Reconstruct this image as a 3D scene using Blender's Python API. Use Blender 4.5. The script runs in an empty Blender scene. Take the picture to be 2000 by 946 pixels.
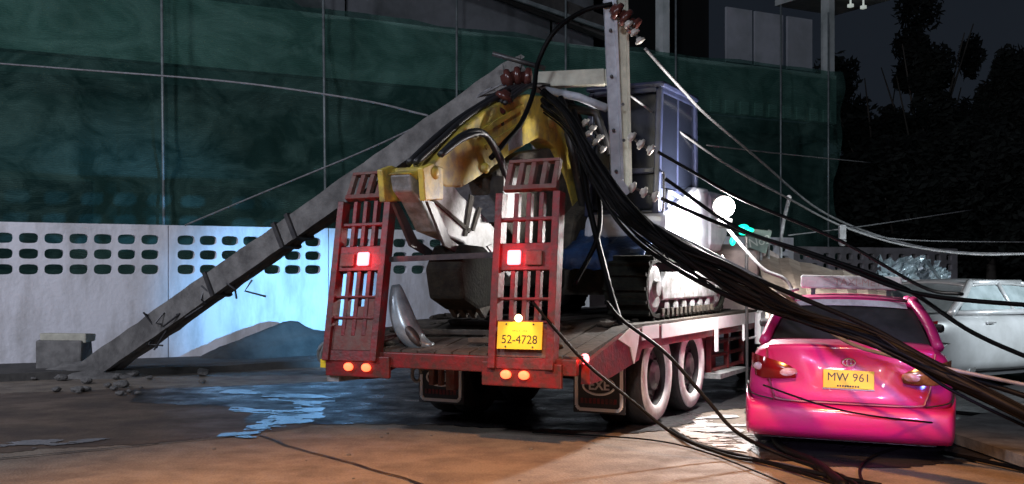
import bpy, bmesh, math, random
from mathutils import Vector, Matrix, noise
R = math.radians
PI = math.pi
random.seed(7)
S = bpy.context.scene
COL = S.collection
H, F, HV = 1.55, 2100.0, 530.0       # eye height, focal length and horizon row of the photograph (2000 px wide)

# ---------------------------------------------------------------- camera, world, lights
cam = bpy.data.cameras.new('camera'); co = bpy.data.objects.new('camera', cam); COL.objects.link(co)
co.location = (0, 0, H); co.rotation_euler = (R(90), 0, 0)
cam.sensor_width = 36; cam.lens = 36 * F / 2000; cam.shift_y = (HV - 473) / 2000
cam.clip_end = 600; cam.clip_start = .05
S.camera = co

W = bpy.data.worlds.new('World'); S.world = W; W.use_nodes = True
wn = W.node_tree.nodes; wl = W.node_tree.links
bg = wn['Background']; bg.inputs['Color'].default_value = (.028, .036, .052, 1); bg.inputs['Strength'].default_value = .42

_t = wn.new('ShaderNodeTexCoord'); _n = wn.new('ShaderNodeTexNoise'); _n.inputs['Scale'].default_value = 3.5; _n.inputs['Detail'].default_value = 6
wl.new(_t.outputs['Generated'], _n.inputs['Vector'])
_m = wn.new('ShaderNodeMix'); _m.data_type = 'RGBA'; _m.inputs['A'].default_value = (.011, .016, .026, 1); _m.inputs['B'].default_value = (.030, .038, .052, 1)
wl.new(_n.outputs['Fac'], _m.inputs['Factor']); wl.new(_m.outputs['Result'], bg.inputs['Color'])
S.view_settings.view_transform = 'Standard'; S.view_settings.look = 'None'
S.view_settings.exposure = 0; S.view_settings.gamma = 1; S.view_settings.use_curve_mapping = False

def light(name, kind, loc, target, energy, color, size=.2, spot=60, blend=.5, rot=None):
    l = bpy.data.lights.new(name, kind); o = bpy.data.objects.new(name, l); COL.objects.link(o)
    o.location = loc
    if target is not None:
        o.rotation_euler = (Vector(target) - Vector(loc)).to_track_quat('-Z', 'Y').to_euler()
    l.energy = energy; l.color = color
    if kind == 'AREA': l.size = size
    else: l.shadow_soft_size = size
    if kind == 'SPOT': l.spot_size = R(spot); l.spot_blend = blend
    return o

# street lamps behind the photographer, a vehicle's lamp beyond the truck, unseen spots added to tint the taxi
light('sodium_street_light', 'SPOT', (.3, 1.6, 8.0), (.4, 4.4, 0), 8000, (1, .42, .12), .25, 66, .5)
light('cool_street_light', 'AREA', (-12, 5, 8.5), (-5.5, 20, 1.8), 1050, (.82, .84, 1.0), 1.2)
light('cool_street_light', 'AREA', (-3, -8, 10), (0, 22, 4.0), 1400, (.80, .86, 1.0), 1.5)
light('wall_beam', 'SPOT', (.20, 14.75, .95), (-4.0, 19.1, .98), 3400, (.16, .52, 1.0), .05, 40, 1.0)
light('taxi_tint_spot', 'SPOT', (1.6, .4, 1.9), (2.80, 9.0, .52), 2500, (.70, .52, 1.0), .12, 14, 1.0)  # unseen violet spot added to tint the taxi's rear
light('taxi_blue_spot', 'SPOT', (5.6, .6, 2.1), (3.30, 9.0, .78), 800, (.14, .20, 1.0), .12, 10, 1.0)  # unseen blue spot added for violet on the taxi's right side
light('side_lamp', 'SPOT', (7.6, 12.3, 1.9), (6.6, 14.2, .9), 1100, (.84, .96, 1.0), .1, 90, .9)

# ---------------------------------------------------------------- helpers
def mat(name, col, col2=None, rough=.6, metal=0, scale=6, amt=.5, bump=0, bscale=None, rough2=None, coat=0, emit=None, estr=0, alpha=None, trans=0, spec=None, detail=6, stretch=None):
    m = bpy.data.materials.new(name); m.use_nodes = True
    n = m.node_tree.nodes; l = m.node_tree.links; p = n['Principled BSDF']
    p.inputs['Roughness'].default_value = rough; p.inputs['Metallic'].default_value = metal
    p.inputs['Base Color'].default_value = (*col, 1)
    if coat: p.inputs['Coat Weight'].default_value = coat; p.inputs['Coat Roughness'].default_value = .06
    if trans: p.inputs['Transmission Weight'].default_value = trans
    if spec is not None: p.inputs['Specular IOR Level'].default_value = spec
    if emit: p.inputs['Emission Color'].default_value = (*emit, 1); p.inputs['Emission Strength'].default_value = estr
    tc = n.new('ShaderNodeTexCoord')
    if col2 is not None or rough2 is not None:
        nz = n.new('ShaderNodeTexNoise'); nz.inputs['Scale'].default_value = scale; nz.inputs['Detail'].default_value = detail
        nz.inputs['Roughness'].default_value = .65
        if stretch:
            mp = n.new('ShaderNodeMapping'); mp.inputs['Scale'].default_value = stretch
            l.new(tc.outputs['Object'], mp.inputs['Vector']); l.new(mp.outputs['Vector'], nz.inputs['Vector'])
        else: l.new(tc.outputs['Object'], nz.inputs['Vector'])
        r = n.new('ShaderNodeValToRGB'); c = .5 + (.5 - amt) * .35
        r.color_ramp.elements[0].position = max(0, c - .13); r.color_ramp.elements[1].position = min(1, c + .13)
        l.new(nz.outputs['Fac'], r.inputs['Fac'])
        if col2 is not None:
            mx = n.new('ShaderNodeMix'); mx.data_type = 'RGBA'
            mx.inputs['A'].default_value = (*col, 1); mx.inputs['B'].default_value = (*col2, 1)
            l.new(r.outputs['Color'], mx.inputs['Factor']); l.new(mx.outputs['Result'], p.inputs['Base Color'])
        if rough2 is not None:
            mr = n.new('ShaderNodeMapRange'); mr.inputs['To Min'].default_value = rough; mr.inputs['To Max'].default_value = rough2
            l.new(r.outputs['Color'], mr.inputs['Value']); l.new(mr.outputs['Result'], p.inputs['Roughness'])
    if bump:
        nb = n.new('ShaderNodeTexNoise'); nb.inputs['Scale'].default_value = bscale or scale * 4; nb.inputs['Detail'].default_value = 5
        l.new(tc.outputs['Object'], nb.inputs['Vector'])
        b = n.new('ShaderNodeBump'); b.inputs['Strength'].default_value = bump; b.inputs['Distance'].default_value = .02
        l.new(nb.outputs['Fac'], b.inputs['Height']); l.new(b.outputs['Normal'], p.inputs['Normal'])
    return m

def link(name, bm, m, parent=None, smooth=False, sub=0, bevel=0):
    me = bpy.data.meshes.new(name)
    bmesh.ops.recalc_face_normals(bm, faces=bm.faces[:])
    bm.to_mesh(me); bm.free()
    if m is not None: me.materials.append(m)
    if smooth: me.polygons.foreach_set('use_smooth', [True] * len(me.polygons))
    o = bpy.data.objects.new(name, me); COL.objects.link(o)
    if parent: o.parent = parent
    if bevel:
        b = o.modifiers.new('bevel', 'BEVEL'); b.width = bevel; b.segments = 2; b.limit_method = 'ANGLE'; b.angle_limit = R(40)
    if sub:
        s = o.modifiers.new('sub', 'SUBSURF'); s.levels = sub; s.render_levels = sub
    return o

def empty(name, loc=(0, 0, 0), rz=0, rot=None):
    o = bpy.data.objects.new(name, None); COL.objects.link(o); o.location = loc
    o.rotation_euler = rot if rot else (0, 0, rz); o.empty_display_size = .1
    return o
def tag(o, label=None, cat=None, group=None, kind=None):
    if label: o['label'] = label
    if cat: o['category'] = cat
    if group: o['group'] = group
    if kind: o['kind'] = kind
    return o

def box(bm, x0, x1, y0, y1, z0, z1, M=None):
    vs = [bm.verts.new(v) for v in ((x0,y0,z0),(x1,y0,z0),(x1,y1,z0),(x0,y1,z0),(x0,y0,z1),(x1,y0,z1),(x1,y1,z1),(x0,y1,z1))]
    if M is not None:
        for v in vs: v.co = M @ v.co
    for f in ((0,1,2,3),(4,7,6,5),(0,4,5,1),(1,5,6,2),(2,6,7,3),(3,7,4,0)): bm.faces.new([vs[i] for i in f])
    return vs
def beam(bm, a, b, w, h, up=Vector((0, 0, 1)), w2=None, h2=None):
    a, b = Vector(a), Vector(b); d = (b - a).normalized()
    x = d.cross(up)
    if x.length < 1e-4: x = Vector((1, 0, 0))
    x.normalize(); z = x.cross(d); w2 = w2 or w; h2 = h2 or h; vs = []
    for p, ww, hh in ((a, w, h), (b, w2, h2)):
        for sx, sz in ((-1,-1),(1,-1),(1,1),(-1,1)): vs.append(bm.verts.new(p + x*sx*ww/2 + z*sz*hh/2))
    for f in ((0,1,2,3),(7,6,5,4),(0,4,5,1),(1,5,6,2),(2,6,7,3),(3,7,4,0)): bm.faces.new([vs[i] for i in f])
def tube(bm, pts, r, n=8, cap=True, r2=None):
    pts = [Vector(p) for p in pts]; rings = []; prev = None
    for i, p in enumerate(pts):
        d = (pts[min(i+1, len(pts)-1)] - pts[max(i-1, 0)]).normalized()
        if prev is None:
            u = d.orthogonal().normalized()
        else:
            u = (prev - d * prev.dot(d)).normalized()
        prev = u; w = d.cross(u); rr = r if r2 is None else r + (r2 - r) * i / (len(pts) - 1)
        rings.append([bm.verts.new(p + (u*math.cos(2*PI*k/n) + w*math.sin(2*PI*k/n)) * rr) for k in range(n)])
    for a, b in zip(rings, rings[1:]):
        for k in range(n): bm.faces.new((a[k], a[(k+1) % n], b[(k+1) % n], b[k]))
    if cap: bm.faces.new(rings[0][::-1]); bm.faces.new(rings[-1])
def spline(ctrl, n=10):
    P = [Vector(c) for c in ctrl]; P = [P[0]*2 - P[1]] + P + [P[-1]*2 - P[-2]]; out = []
    for i in range(1, len(P) - 2):
        a, b, c, d = P[i-1:i+3]
        for k in range(n):
            t = k / n
            out.append(.5 * ((2*b) + (c-a)*t + (2*a-5*b+4*c-d)*t*t + (3*b-a-3*c+d)*t**3))
    out.append(P[-2]); return out
def lathe(bm, prof, M=None, n=24, closed=False):
    rings = []
    for r, z in prof:
        rings.append([bm.verts.new((r*math.cos(2*PI*k/n), r*math.sin(2*PI*k/n), z)) for k in range(n)])
    seq = list(zip(rings, rings[1:])) + ([(rings[-1], rings[0])] if closed else [])
    for a, b in seq:
        for k in range(n): bm.faces.new((a[k], a[(k+1) % n], b[(k+1) % n], b[k]))
    if not closed:
        bm.faces.new(rings[0][::-1]); bm.faces.new(rings[-1])
    if M is not None:
        for rg in rings:
            for v in rg: v.co = M @ v.co
def prism(bm, pts, x0, x1, M=None):
    """polygon pts (y,z) extruded along x"""
    a = [bm.verts.new((x0, y, z)) for y, z in pts]; b = [bm.verts.new((x1, y, z)) for y, z in pts]
    bm.faces.new(a[::-1]); bm.faces.new(b); n = len(pts)
    for i in range(n): bm.faces.new((a[i], a[(i+1) % n], b[(i+1) % n], b[i]))
    if M is not None:
        for v in a + b: v.co = M @ v.co
def sheet(bm, pts, z):
    f = bm.faces.new([bm.verts.new((x, y, z)) for x, y in pts]); bmesh.ops.triangulate(bm, faces=[f])
def at(u, v, Y): return Vector(((u - 1000) / F * Y, Y, H - (v - HV) / F * Y))
def gnd(u, v):
    Y = H * F / (v - HV); return ((u - 1000) / F * Y, Y)
def text_mesh(name, s, size, M, m, parent, ext=.003, bold=0, align='CENTER'):
    c = bpy.data.curves.new(name, 'FONT'); c.body = s; c.size = size; c.extrude = ext; c.align_x = align; c.align_y = 'CENTER'; c.offset = bold
    c.resolution_u = 3
    o = bpy.data.objects.new(name, c); COL.objects.link(o)
    me = bpy.data.meshes.new_from_object(o.evaluated_get(bpy.context.evaluated_depsgraph_get()))
    bpy.data.objects.remove(o); bpy.data.curves.remove(c)
    me.transform(M); me.materials.clear(); me.materials.append(m)
    r = bpy.data.objects.new(name, me); COL.objects.link(r); r.parent = parent; return r

# ---------------------------------------------------------------- materials
M_ = {}
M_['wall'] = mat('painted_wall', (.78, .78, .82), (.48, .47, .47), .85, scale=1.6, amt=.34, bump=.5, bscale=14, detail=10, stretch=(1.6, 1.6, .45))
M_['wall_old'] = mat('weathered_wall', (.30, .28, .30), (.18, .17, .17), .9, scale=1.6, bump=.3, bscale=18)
M_['conc'] = mat('concrete', (.19, .185, .175), (.085, .082, .078), .85, scale=3.2, bump=.5, bscale=26)
M_['conc_light'] = mat('pale_concrete', (.50, .49, .40), (.33, .32, .26), .8, scale=4, bump=.3)
M_['conc_blue'] = mat('grey_steel_beam', (.42, .44, .48), (.25, .26, .29), .6, scale=5, bump=.2)
M_['build'] = mat('building_wall', (.16, .17, .18), (.07, .08, .08), .9, scale=.6)
M_['parapet'] = mat('parapet', (.72, .76, .74), (.40, .45, .43), .9, scale=.7)
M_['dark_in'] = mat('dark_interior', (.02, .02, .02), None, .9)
M_['board'] = mat('grey_boards', (.46, .48, .52), (.34, .36, .38), .9, scale=1)
M_['scaf'] = mat('scaffold_pipe', (.30, .34, .34), (.16, .19, .19), .5, .3, scale=4)
M_['dirt'] = mat('dirt', (.07, .066, .06), (.035, .034, .032), .95, scale=2, bump=.8, bscale=14)
M_['steel_red'] = mat('red_painted_steel', (.20, .010, .014), (.07, .026, .022), .5, scale=9, amt=.48, bump=.25, bscale=30)
M_['steel_rust'] = mat('rusty_red_steel', (.15, .10, .085), (.16, .04, .035), .75, scale=9, bump=.4)
M_['mud'] = mat('muddy_steel', (.075, .062, .045), (.03, .026, .02), .85, scale=7, bump=.6)
M_['wood'] = mat('deck_wood', (.085, .070, .055), (.035, .03, .025), .8, scale=5, bump=.5)
M_['black'] = mat('black_rubber', (.018, .018, .02), None, .45, bump=.1, scale=8)
M_['tyre'] = mat('tyre_rubber', (.014, .014, .016), (.026, .024, .023), .75, scale=9, bump=.3)
M_['rim'] = mat('white_rim_paint', (.72, .70, .68), (.45, .42, .4), .5, scale=6, amt=.35)
M_['white'] = mat('white_strip', (.93, .93, .92), (.80, .79, .78), .4, scale=5, amt=.3)
M_['yellow'] = mat('yellow_excavator_paint', (.60, .46, .07), (.20, .16, .08), .5, scale=5.5, amt=.36, bump=.2, bscale=20)
M_['greyp'] = mat('dirty_white_paint_and_lit_edge', (.31, .32, .33), (.12, .12, .11), .5, scale=8, amt=.46, bump=.15, bscale=22)
M_['cabp'] = mat('blue_grey_cab_paint', (.030, .038, .085), (.02, .024, .05), .35, scale=5, coat=.3)
M_['white_gloss'] = mat('white_body_paint', (.62, .65, .72), (.45, .47, .54), .25, scale=3, coat=.5)
M_['glass'] = mat('dark_glass', (.008, .010, .018), None, .2, spec=.35)
M_['track'] = mat('muddy_track', (.018, .019, .014), (.008, .008, .007), .95, scale=9, spec=.15, bump=.5, bscale=30)
M_['dsteel'] = mat('dark_steel', (.05, .05, .055), (.09, .085, .08), .45, .5, scale=6, bump=.2)
M_['chrome'] = mat('chrome_rod', (.6, .6, .62), None, .2, .9)
M_['tar'] = mat('blue_tarp', (.02, .06, .16), (.015, .03, .08), .35, scale=6, bump=.5)
M_['cable'] = mat('black_cable', (.0025, .0025, .0028), None, .55, spec=.10)
M_['cable_g'] = mat('grey_cable', (.20, .20, .21), (.12, .12, .12), .5, scale=12)
M_['insul'] = mat('brown_porcelain', (.07, .022, .018), None, .25)
M_['insul_p'] = mat('pale_porcelain', (.45, .42, .38), (.3, .28, .25), .3, scale=20)
M_['yplate'] = mat('yellow_plate', (.85, .62, .03), None, .5)
M_['ink'] = mat('black_ink', (.02, .02, .015), None, .5)
M_['taxi'] = mat('pink_taxi_paint', (.55, .012, .15), (.47, .02, .12), .34, coat=.3, scale=6, rough2=.55, bump=.06, bscale=60)
M_['taxi_d'] = mat('pink_taxi_paint_seam', (.20, .01, .05), None, .4)
M_['silver'] = mat('silver_car_paint', (.215, .215, .225), (.16, .16, .165), .33, .25, scale=2, coat=.5)
M_['greenc'] = mat('dark_green_paint', (.035, .06, .045), (.02, .03, .025), .35, scale=3, coat=.4)
M_['redlens'] = mat('red_lens', (.16, .005, .006), None, .15)
M_['clearlens'] = mat('clear_lens', (.62, .55, .55), (.45, .2, .2), .12, scale=22)
M_['amberlens'] = mat('amber_lens', (.09, .025, .012), (.22, .10, .03), .15, scale=20)
M_['e_red'] = mat('lit_brake_lamp', (1, .3, .3), None, .5, emit=(1, .12, .15), estr=6.5)
M_['e_tail'] = mat('lit_tail_lamp', (1, .2, .1), None, .5, emit=(1, .10, .035), estr=4)
M_['e_plate'] = mat('lit_plate_lamp', (1, .8, .5), None, .5, emit=(1, .62, .3), estr=7)
M_['e_white'] = mat('lit_work_lamp', (1, 1, 1), None, .5, emit=(1, .95, .88), estr=40)
M_['e_green'] = mat('lit_green_lamp', (0, 1, .6), None, .5, emit=(.01, .95, .50), estr=1.1)
M_['e_far'] = mat('lit_far_lamp', (1, 1, 1), None, .5, emit=(.8, .9, .8), estr=.35)
M_['foil'] = mat('crumpled_sheet', (.36, .44, .48), (.16, .2, .22), .3, .3, scale=5)
M_['leaf'] = mat('dark_leaves', (.012, .016, .012), (.008, .011, .009), .8, scale=.8)
M_['bark'] = mat('bark', (.07, .06, .05), None, .9)
M_['tan'] = mat('tan_sheet', (.36, .29, .23), (.22, .17, .14), .75, scale=4, bump=.3)
M_['pinkp'] = mat('pale_cab_paint', (.60, .48, .44), (.42, .33, .3), .5, scale=4)

def netting():
    m = bpy.data.materials.new('green_netting'); m.use_nodes = True
    n = m.node_tree.nodes; l = m.node_tree.links; p = n['Principled BSDF']; out = n['Material Output']
    tc = n.new('ShaderNodeTexCoord')
    mp = n.new('ShaderNodeMapping'); mp.inputs['Scale'].default_value = (.5, 1, .8); mp.inputs['Rotation'].default_value = (0, R(24), 0); l.new(tc.outputs['Object'], mp.inputs['Vector'])
    nz = n.new('ShaderNodeTexNoise'); nz.inputs['Scale'].default_value = 1.25; nz.inputs['Detail'].default_value = 11; nz.inputs['Roughness'].default_value = .68; nz.inputs['Distortion'].default_value = 1.3
    l.new(mp.outputs['Vector'], nz.inputs['Vector'])
    r = n.new('ShaderNodeValToRGB'); r.color_ramp.elements[0].position = .40; r.color_ramp.elements[1].position = .62
    r.color_ramp.elements[0].color = (.022, .058, .050, 1); r.color_ramp.elements[1].color = (.085, .165, .140, 1)
    l.new(nz.outputs['Fac'], r.inputs['Fac']); l.new(r.outputs['Color'], p.inputs['Base Color'])
    p.inputs['Roughness'].default_value = 1; p.inputs['Specular IOR Level'].default_value = 0
    # weave: fine threads left open
    wv = n.new('ShaderNodeTexWave'); wv.bands_direction = 'Z'; wv.inputs['Scale'].default_value = 7; wv.inputs['Distortion'].default_value = 9; wv.inputs['Detail'].default_value = 3
    l.new(tc.outputs['Object'], wv.inputs['Vector'])
    mr = n.new('ShaderNodeMapRange'); mr.inputs['To Min'].default_value = .30; mr.inputs['To Max'].default_value = .50
    l.new(wv.outputs['Fac'], mr.inputs['Value'])
    t = n.new('ShaderNodeBsdfTransparent'); mx = n.new('ShaderNodeMixShader')
    t.inputs['Color'].default_value = (.55, .85, .75, 1)
    l.new(mr.outputs['Result'], mx.inputs['Fac']); l.new(p.outputs['BSDF'], mx.inputs[1]); l.new(t.outputs['BSDF'], mx.inputs[2])
    l.new(mx.outputs['Shader'], out.inputs['Surface'])
    return m
M_['net'] = netting()

def road_mat():
    m = mat('concrete_road', (.24, .20, .155), (.13, .105, .085), .62, scale=2.3, amt=.42, bump=.6, bscale=40, detail=10, rough2=.8)
    n = m.node_tree.nodes; l = m.node_tree.links; p = n['Principled BSDF']
    old = p.inputs['Base Color'].links[0].from_socket
    tc = n.new('ShaderNodeTexCoord')
    nz = n.new('ShaderNodeTexNoise'); nz.inputs['Scale'].default_value = 60; nz.inputs['Detail'].default_value = 3
    l.new(tc.outputs['Object'], nz.inputs['Vector'])
    mr = n.new('ShaderNodeMapRange'); mr.inputs['From Min'].default_value = .3; mr.inputs['From Max'].default_value = .7; mr.inputs['To Min'].default_value = .7; mr.inputs['To Max'].default_value = 1.15
    l.new(nz.outputs['Fac'], mr.inputs['Value'])
    mu = n.new('ShaderNodeVectorMath'); mu.operation = 'SCALE'; l.new(old, mu.inputs[0]); l.new(mr.outputs['Result'], mu.inputs['Scale'])
    l.new(mu.outputs['Vector'], p.inputs['Base Color'])
    return m
M_['road'] = road_mat()
M_['wet_shade'] = mat('wet_shaded_asphalt', (.026, .024, .025), (.012, .011, .013), .24, scale=2.2, rough2=.6, bump=.6, bscale=22)  # taxi and kerb shade also put into this dark colour
M_['dim'] = mat('dim_concrete', (.125, .085, .058), (.06, .045, .036), .5, scale=1.4, rough2=.75, bump=.4, bscale=26)  # same concrete, weaker light put into the colour
M_['puddle'] = mat('standing_water', (.012, .012, .014), None, .2, bump=.25, bscale=5, scale=3, spec=.55)

# ---------------------------------------------------------------- ground
def wobble(pts, amp, step=.35, seed=0):
    out = []
    for i, p in enumerate(pts):
        q = pts[(i+1) % len(pts)]; a, b = Vector((*p, 0)), Vector((*q, 0)); n = max(1, int((b-a).length / step))
        for k in range(n):
            c = a.lerp(b, k/n); nv = noise.noise_vector(c * 1.3 + Vector((seed, 0, 0)))
            out.append((c.x + nv.x*amp, c.y + nv.y*amp))
    return out
bm = bmesh.new(); sheet(bm, [(-90, -15), (110, -15), (110, 160), (-90, 160)], -.012)
tag(link('ground', bm, M_['dirt']), kind='structure')
# wall line frame
WD = Vector((.875, .484, 0)); WN = Vector((-.484, .875, 0)); W0 = Vector((-8.07, 16.95, 0))
def wallpt(s, n=0, z=0): return W0 + WD*s + WN*n + Vector((0, 0, z))
def s_at(u, n=0):
    p = W0 + WN*n; k = (u - 1000) / F
    return (k*p.y - p.x) / (WD.x - WD.y*k)
bm = bmesh.new()
a, b = wallpt(-20, -2.1), wallpt(60, -2.1)
sheet(bm, [(-30, -12), (45, -12), (b.x, b.y), (a.x, a.y)], 0)
tag(link('road', bm, M_['road']), kind='structure')
# dimmer part of the carriageway with its weaker light put into the colour, wet asphalt beneath the truck with taxi and kerb shade painted in, standing water: sheets of small cells with ragged edges
def patch(name, P, m, z, st_, amp, freq, seed, hole=None):
    bm = bmesh.new(); vd = {}
    X0, X1 = min(p[0] for p in P), max(p[0] for p in P); Y0, Y1 = min(p[1] for p in P), max(p[1] for p in P)
    def inside(x, y):
        c = False
        for q in range(len(P)):
            (xa, ya), (xb, yb) = P[q], P[q-1]
            if (ya > y) != (yb > y) and x < (xb-xa)*(y-ya)/(yb-ya) + xa: c = not c
        return c
    def gv(i_, j_):
        if (i_, j_) not in vd: vd[(i_, j_)] = bm.verts.new((X0 + i_*st_, Y0 + j_*st_, z))
        return vd[(i_, j_)]
    for i_ in range(-4, int((X1-X0)/st_)+5):
        for j_ in range(-4, int((Y1-Y0)/st_)+5):
            x, y = X0 + i_*st_, Y0 + j_*st_
            w1 = noise.noise_vector(Vector((x*freq, y*freq, seed))); w2 = noise.noise_vector(Vector((x*freq*4, y*freq*4, seed)))
            if inside(x + (w1.x + .35*w2.x)*amp, y + (w1.y + .35*w2.y)*amp) and (hole is None or noise.fractal(Vector((x*1.5, y*3.2, seed)), .6, 2.1, 5) > hole):
                bm.faces.new((gv(i_, j_), gv(i_+1, j_), gv(i_+1, j_+1), gv(i_, j_+1)))
    return tag(link(name, bm, m), kind='structure')
patch('dim_road', [gnd(-250, 905), gnd(60, 880), gnd(430, 856), gnd(560, 842), gnd(640, 830), gnd(700, 748), gnd(560, 752), gnd(200, 762), gnd(-200, 780)], M_['dim'], .004, .06, .22, 1.1, 1)  # less lit stretch of concrete, its dimness painted in
patch('wet_shaded_road', [gnd(480, 826), gnd(590, 828), gnd(850, 834), gnd(1100, 842), gnd(1250, 846), gnd(1300, 842), gnd(1345, 818), gnd(1390, 803), gnd(1440, 800), gnd(1470, 820), gnd(1478, 900), gnd(1600, 912), gnd(1760, 918), gnd(1850, 905), (7.5, 10.4), (10, 17), (4, 20), (-2, 17.2), gnd(640, 748), gnd(230, 765), gnd(260, 785), gnd(500, 800)], M_['wet_shade'], .008, .06, .16, 1.4, 4)  # water-darkened asphalt, plus painted shade by the taxi and kerb
patch('puddle_water', [gnd(*p) for p in [(425, 852), (480, 846), (500, 832), (500, 812), (430, 808), (470, 798), (560, 802), (595, 800), (585, 788), (500, 776), (420, 768), (470, 762), (560, 768), (615, 775), (622, 800), (612, 826), (560, 834), (500, 846), (470, 862), (400, 862)]], M_['puddle'], .012, .03, .25, 1.5, 3, -.16)
patch('puddle_water', [gnd(*p) for p in [(0, 868), (60, 864), (200, 858), (250, 858), (120, 872), (0, 884), (-150, 890), (-140, 878)]], M_['puddle'], .012, .03, .25, 1.5, 4, -.16)
patch('lamplit_road', [gnd(*p) for p in [(1322, 850), (1350, 826), (1382, 813), (1445, 813), (1470, 850), (1470, 888), (1400, 880)]], mat('painted_lamplight', (.74, .72, .70), (.5, .48, .46), .4, scale=5), .012, .03, .10, 2.2, 6, -.12)  # work lamp's bright patch on the road, painted in pale colour
# slab joint crack
bm = bmesh.new()
for (p, q) in (((505, 852), (560, 872)), ((560, 872), (690, 908)), ((690, 908), (860, 960)), ((-60, 905), (500, 850))):
    a, b = Vector((*gnd(*p), .0)), Vector((*gnd(*q), .0)); d = (b-a).normalized(); nn = Vector((-d.y, d.x, 0))
    N = 14; L = []
    for i in range(N+1):
        c = a.lerp(b, i/N) + nn*noise.noise(a.lerp(b, i/N)*3)*.03; w = .012 + .012*abs(noise.noise(c*5))
        L.append((bm.verts.new(c + nn*w + Vector((0, 0, .014))), bm.verts.new(c - nn*w + Vector((0, 0, .014)))))
    for x, y in zip(L, L[1:]): bm.faces.new((x[0], x[1], y[1], y[0]))
tag(link('road_joint', bm, M_['ink']), kind='structure')
# low pavement with kerb before the wall
bm = bmesh.new()
N = 60; rows = []
for i in range(N+1):
    s = -12 + i*.75; prof = [(-2.1, -.01), (-2.08, .10), (-1.9, .115), (-1.2, .11), (-.6, .10), (.1, .09)]
    rows.append([bm.verts.new(wallpt(s, n_ + .08*noise.noise(Vector((s*1.4, k, 0))) if k else n_, z_ + (.03*noise.noise(Vector((s*2, n_*3, 1))) if k else 0))) for k, (n_, z_) in enumerate(prof)])
for a, b in zip(rows, rows[1:]):
    for k in range(5): bm.faces.new((a[k], b[k], b[k+1], a[k+1]))
tag(link('pavement', bm, M_['dirt']), kind='structure')
# heap of sand against the wall, stones
def mound(name, c, rx, ry, h, m, lab, cat, rz=0, seed=1):
    bm = bmesh.new(); n = 26; g = []
    for i in range(n+1):
        row = []
        for j in range(n+1):
            x, y = -1 + 2*i/n, -1 + 2*j/n; r = math.sqrt(x*x + y*y)
            z = max(0, 1 - r) ** .8 * h * (1 + .45*noise.noise(Vector((x*2.2, y*2.2, seed)))) + .02*noise.noise(Vector((x*9, y*9, seed)))
            row.append(bm.verts.new((x*rx, y*ry, z - .02)))
        g.append(row)
    for i in range(n):
        for j in range(n): bm.faces.new((g[i][j], g[i+1][j], g[i+1][j+1], g[i][j+1]))
    o = link(name, bm, m, None, True); o.location = c; o.rotation_euler[2] = rz
    return tag(o, lab, cat)
mound('sand_heap', wallpt(s_at(585, -.7), -.62, .08), 1.75, .5, .62, M_['dirt'], 'low heap of grey sand against the white wall beside the truck', 'sand heap', math.atan2(WD.y, WD.x))
stone0 = None
random.seed(5)
for k in range(34):
    u = random.choice([random.gauss(205, 45), random.uniform(20, 1400)]); u = min(u, 395) if k % 2 and u < 500 else u; v = random.uniform(728, 775) if u < 400 else random.uniform(845, 940)
    x, y = gnd(u, v)
    if stone0 is None:
        bm = bmesh.new(); bmesh.ops.create_icosphere(bm, subdivisions=2, radius=1)
        for vv in bm.verts: vv.co *= 1 + .35*noise.noise(vv.co*1.7); vv.co.z *= .6
        o = stone0 = link('stone', bm, M_['conc'])
    else:
        o = stone0.copy(); COL.objects.link(o)
    sc = random.uniform(.02, .085) if u < 400 else random.uniform(.008, .018)
    o.location = (x, y, sc*.35 + (.0 if u > 400 else .02)); o.scale = (sc*1.3, sc, sc); o.rotation_euler = (0, 0, k)
    tag(o, 'lump of broken concrete on the ground at the foot of the leaning pole' if u < 400 else 'tiny pale chip of rubble lying on the concrete road', 'stone', 'rubble chips on the ground')

# ---------------------------------------------------------------- perforated boundary wall
def wall_panel(bm, s0, s1, top, nh, zrows, hw, hh, th=.12):
    """plain lower wall and a perforated band made of cells with oval openings"""
    zc0 = zrows[-1] - .125; zc1 = zrows[0] + .125
    M = Matrix.Translation(W0) @ Matrix(((WD.x, WN.x, 0, 0), (WD.y, WN.y, 0, 0), (0, 0, 1, 0), (0, 0, 0, 1)))
    box(bm, s0, s1, 0, th, -.05, zc0, M); box(bm, s0, s1, 0, th, zc1, top, M)
    pad = .10; cw = (s1 - s0 - 2*pad) / nh
    box(bm, s0, s0+pad, 0, th, zc0, zc1, M); box(bm, s1-pad, s1, 0, th, zc0, zc1, M)
    edges = [zc1] + [(a+b)/2 for a, b in zip(zrows, zrows[1:])] + [zc0]
    for i in range(nh):
        for r_, zc in enumerate(zrows):
            x0 = s0 + pad + i*cw; x1 = x0 + cw; cx = (x0+x1)/2; zt, zb = edges[r_], edges[r_+1]
            n = 16; inn = []; outr = []
            for y in (0, th):
                a_, b_ = [], []
                for k in range(n):
                    t = 2*PI*k/n; c, s_ = math.cos(t), math.sin(t)
                    ex = abs(c)**.6 * (1 if c > 0 else -1) * hw/2; ez = abs(s_)**.7 * (1 if s_ > 0 else -1) * hh/2
                    a_.append(bm.verts.new(M @ Vector((cx+ex, y, zc+ez))))
                    q = max(abs(c), abs(s_)); ox, oz = c/q, s_/q
                    b_.append(bm.verts.new(M @ Vector(((cx + ox*(cw/2)), y, (zc + (oz*(zt-zc) if oz > 0 else oz*(zc-zb)))))))
                inn.append(a_); outr.append(b_)
                for k in range(n): bm.faces.new((a_[k], a_[(k+1) % n], b_[(k+1) % n], b_[k]))
            for k in range(n): bm.faces.new((inn[0][k], inn[0][(k+1) % n], inn[1][(k+1) % n], inn[1][k]))
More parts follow.
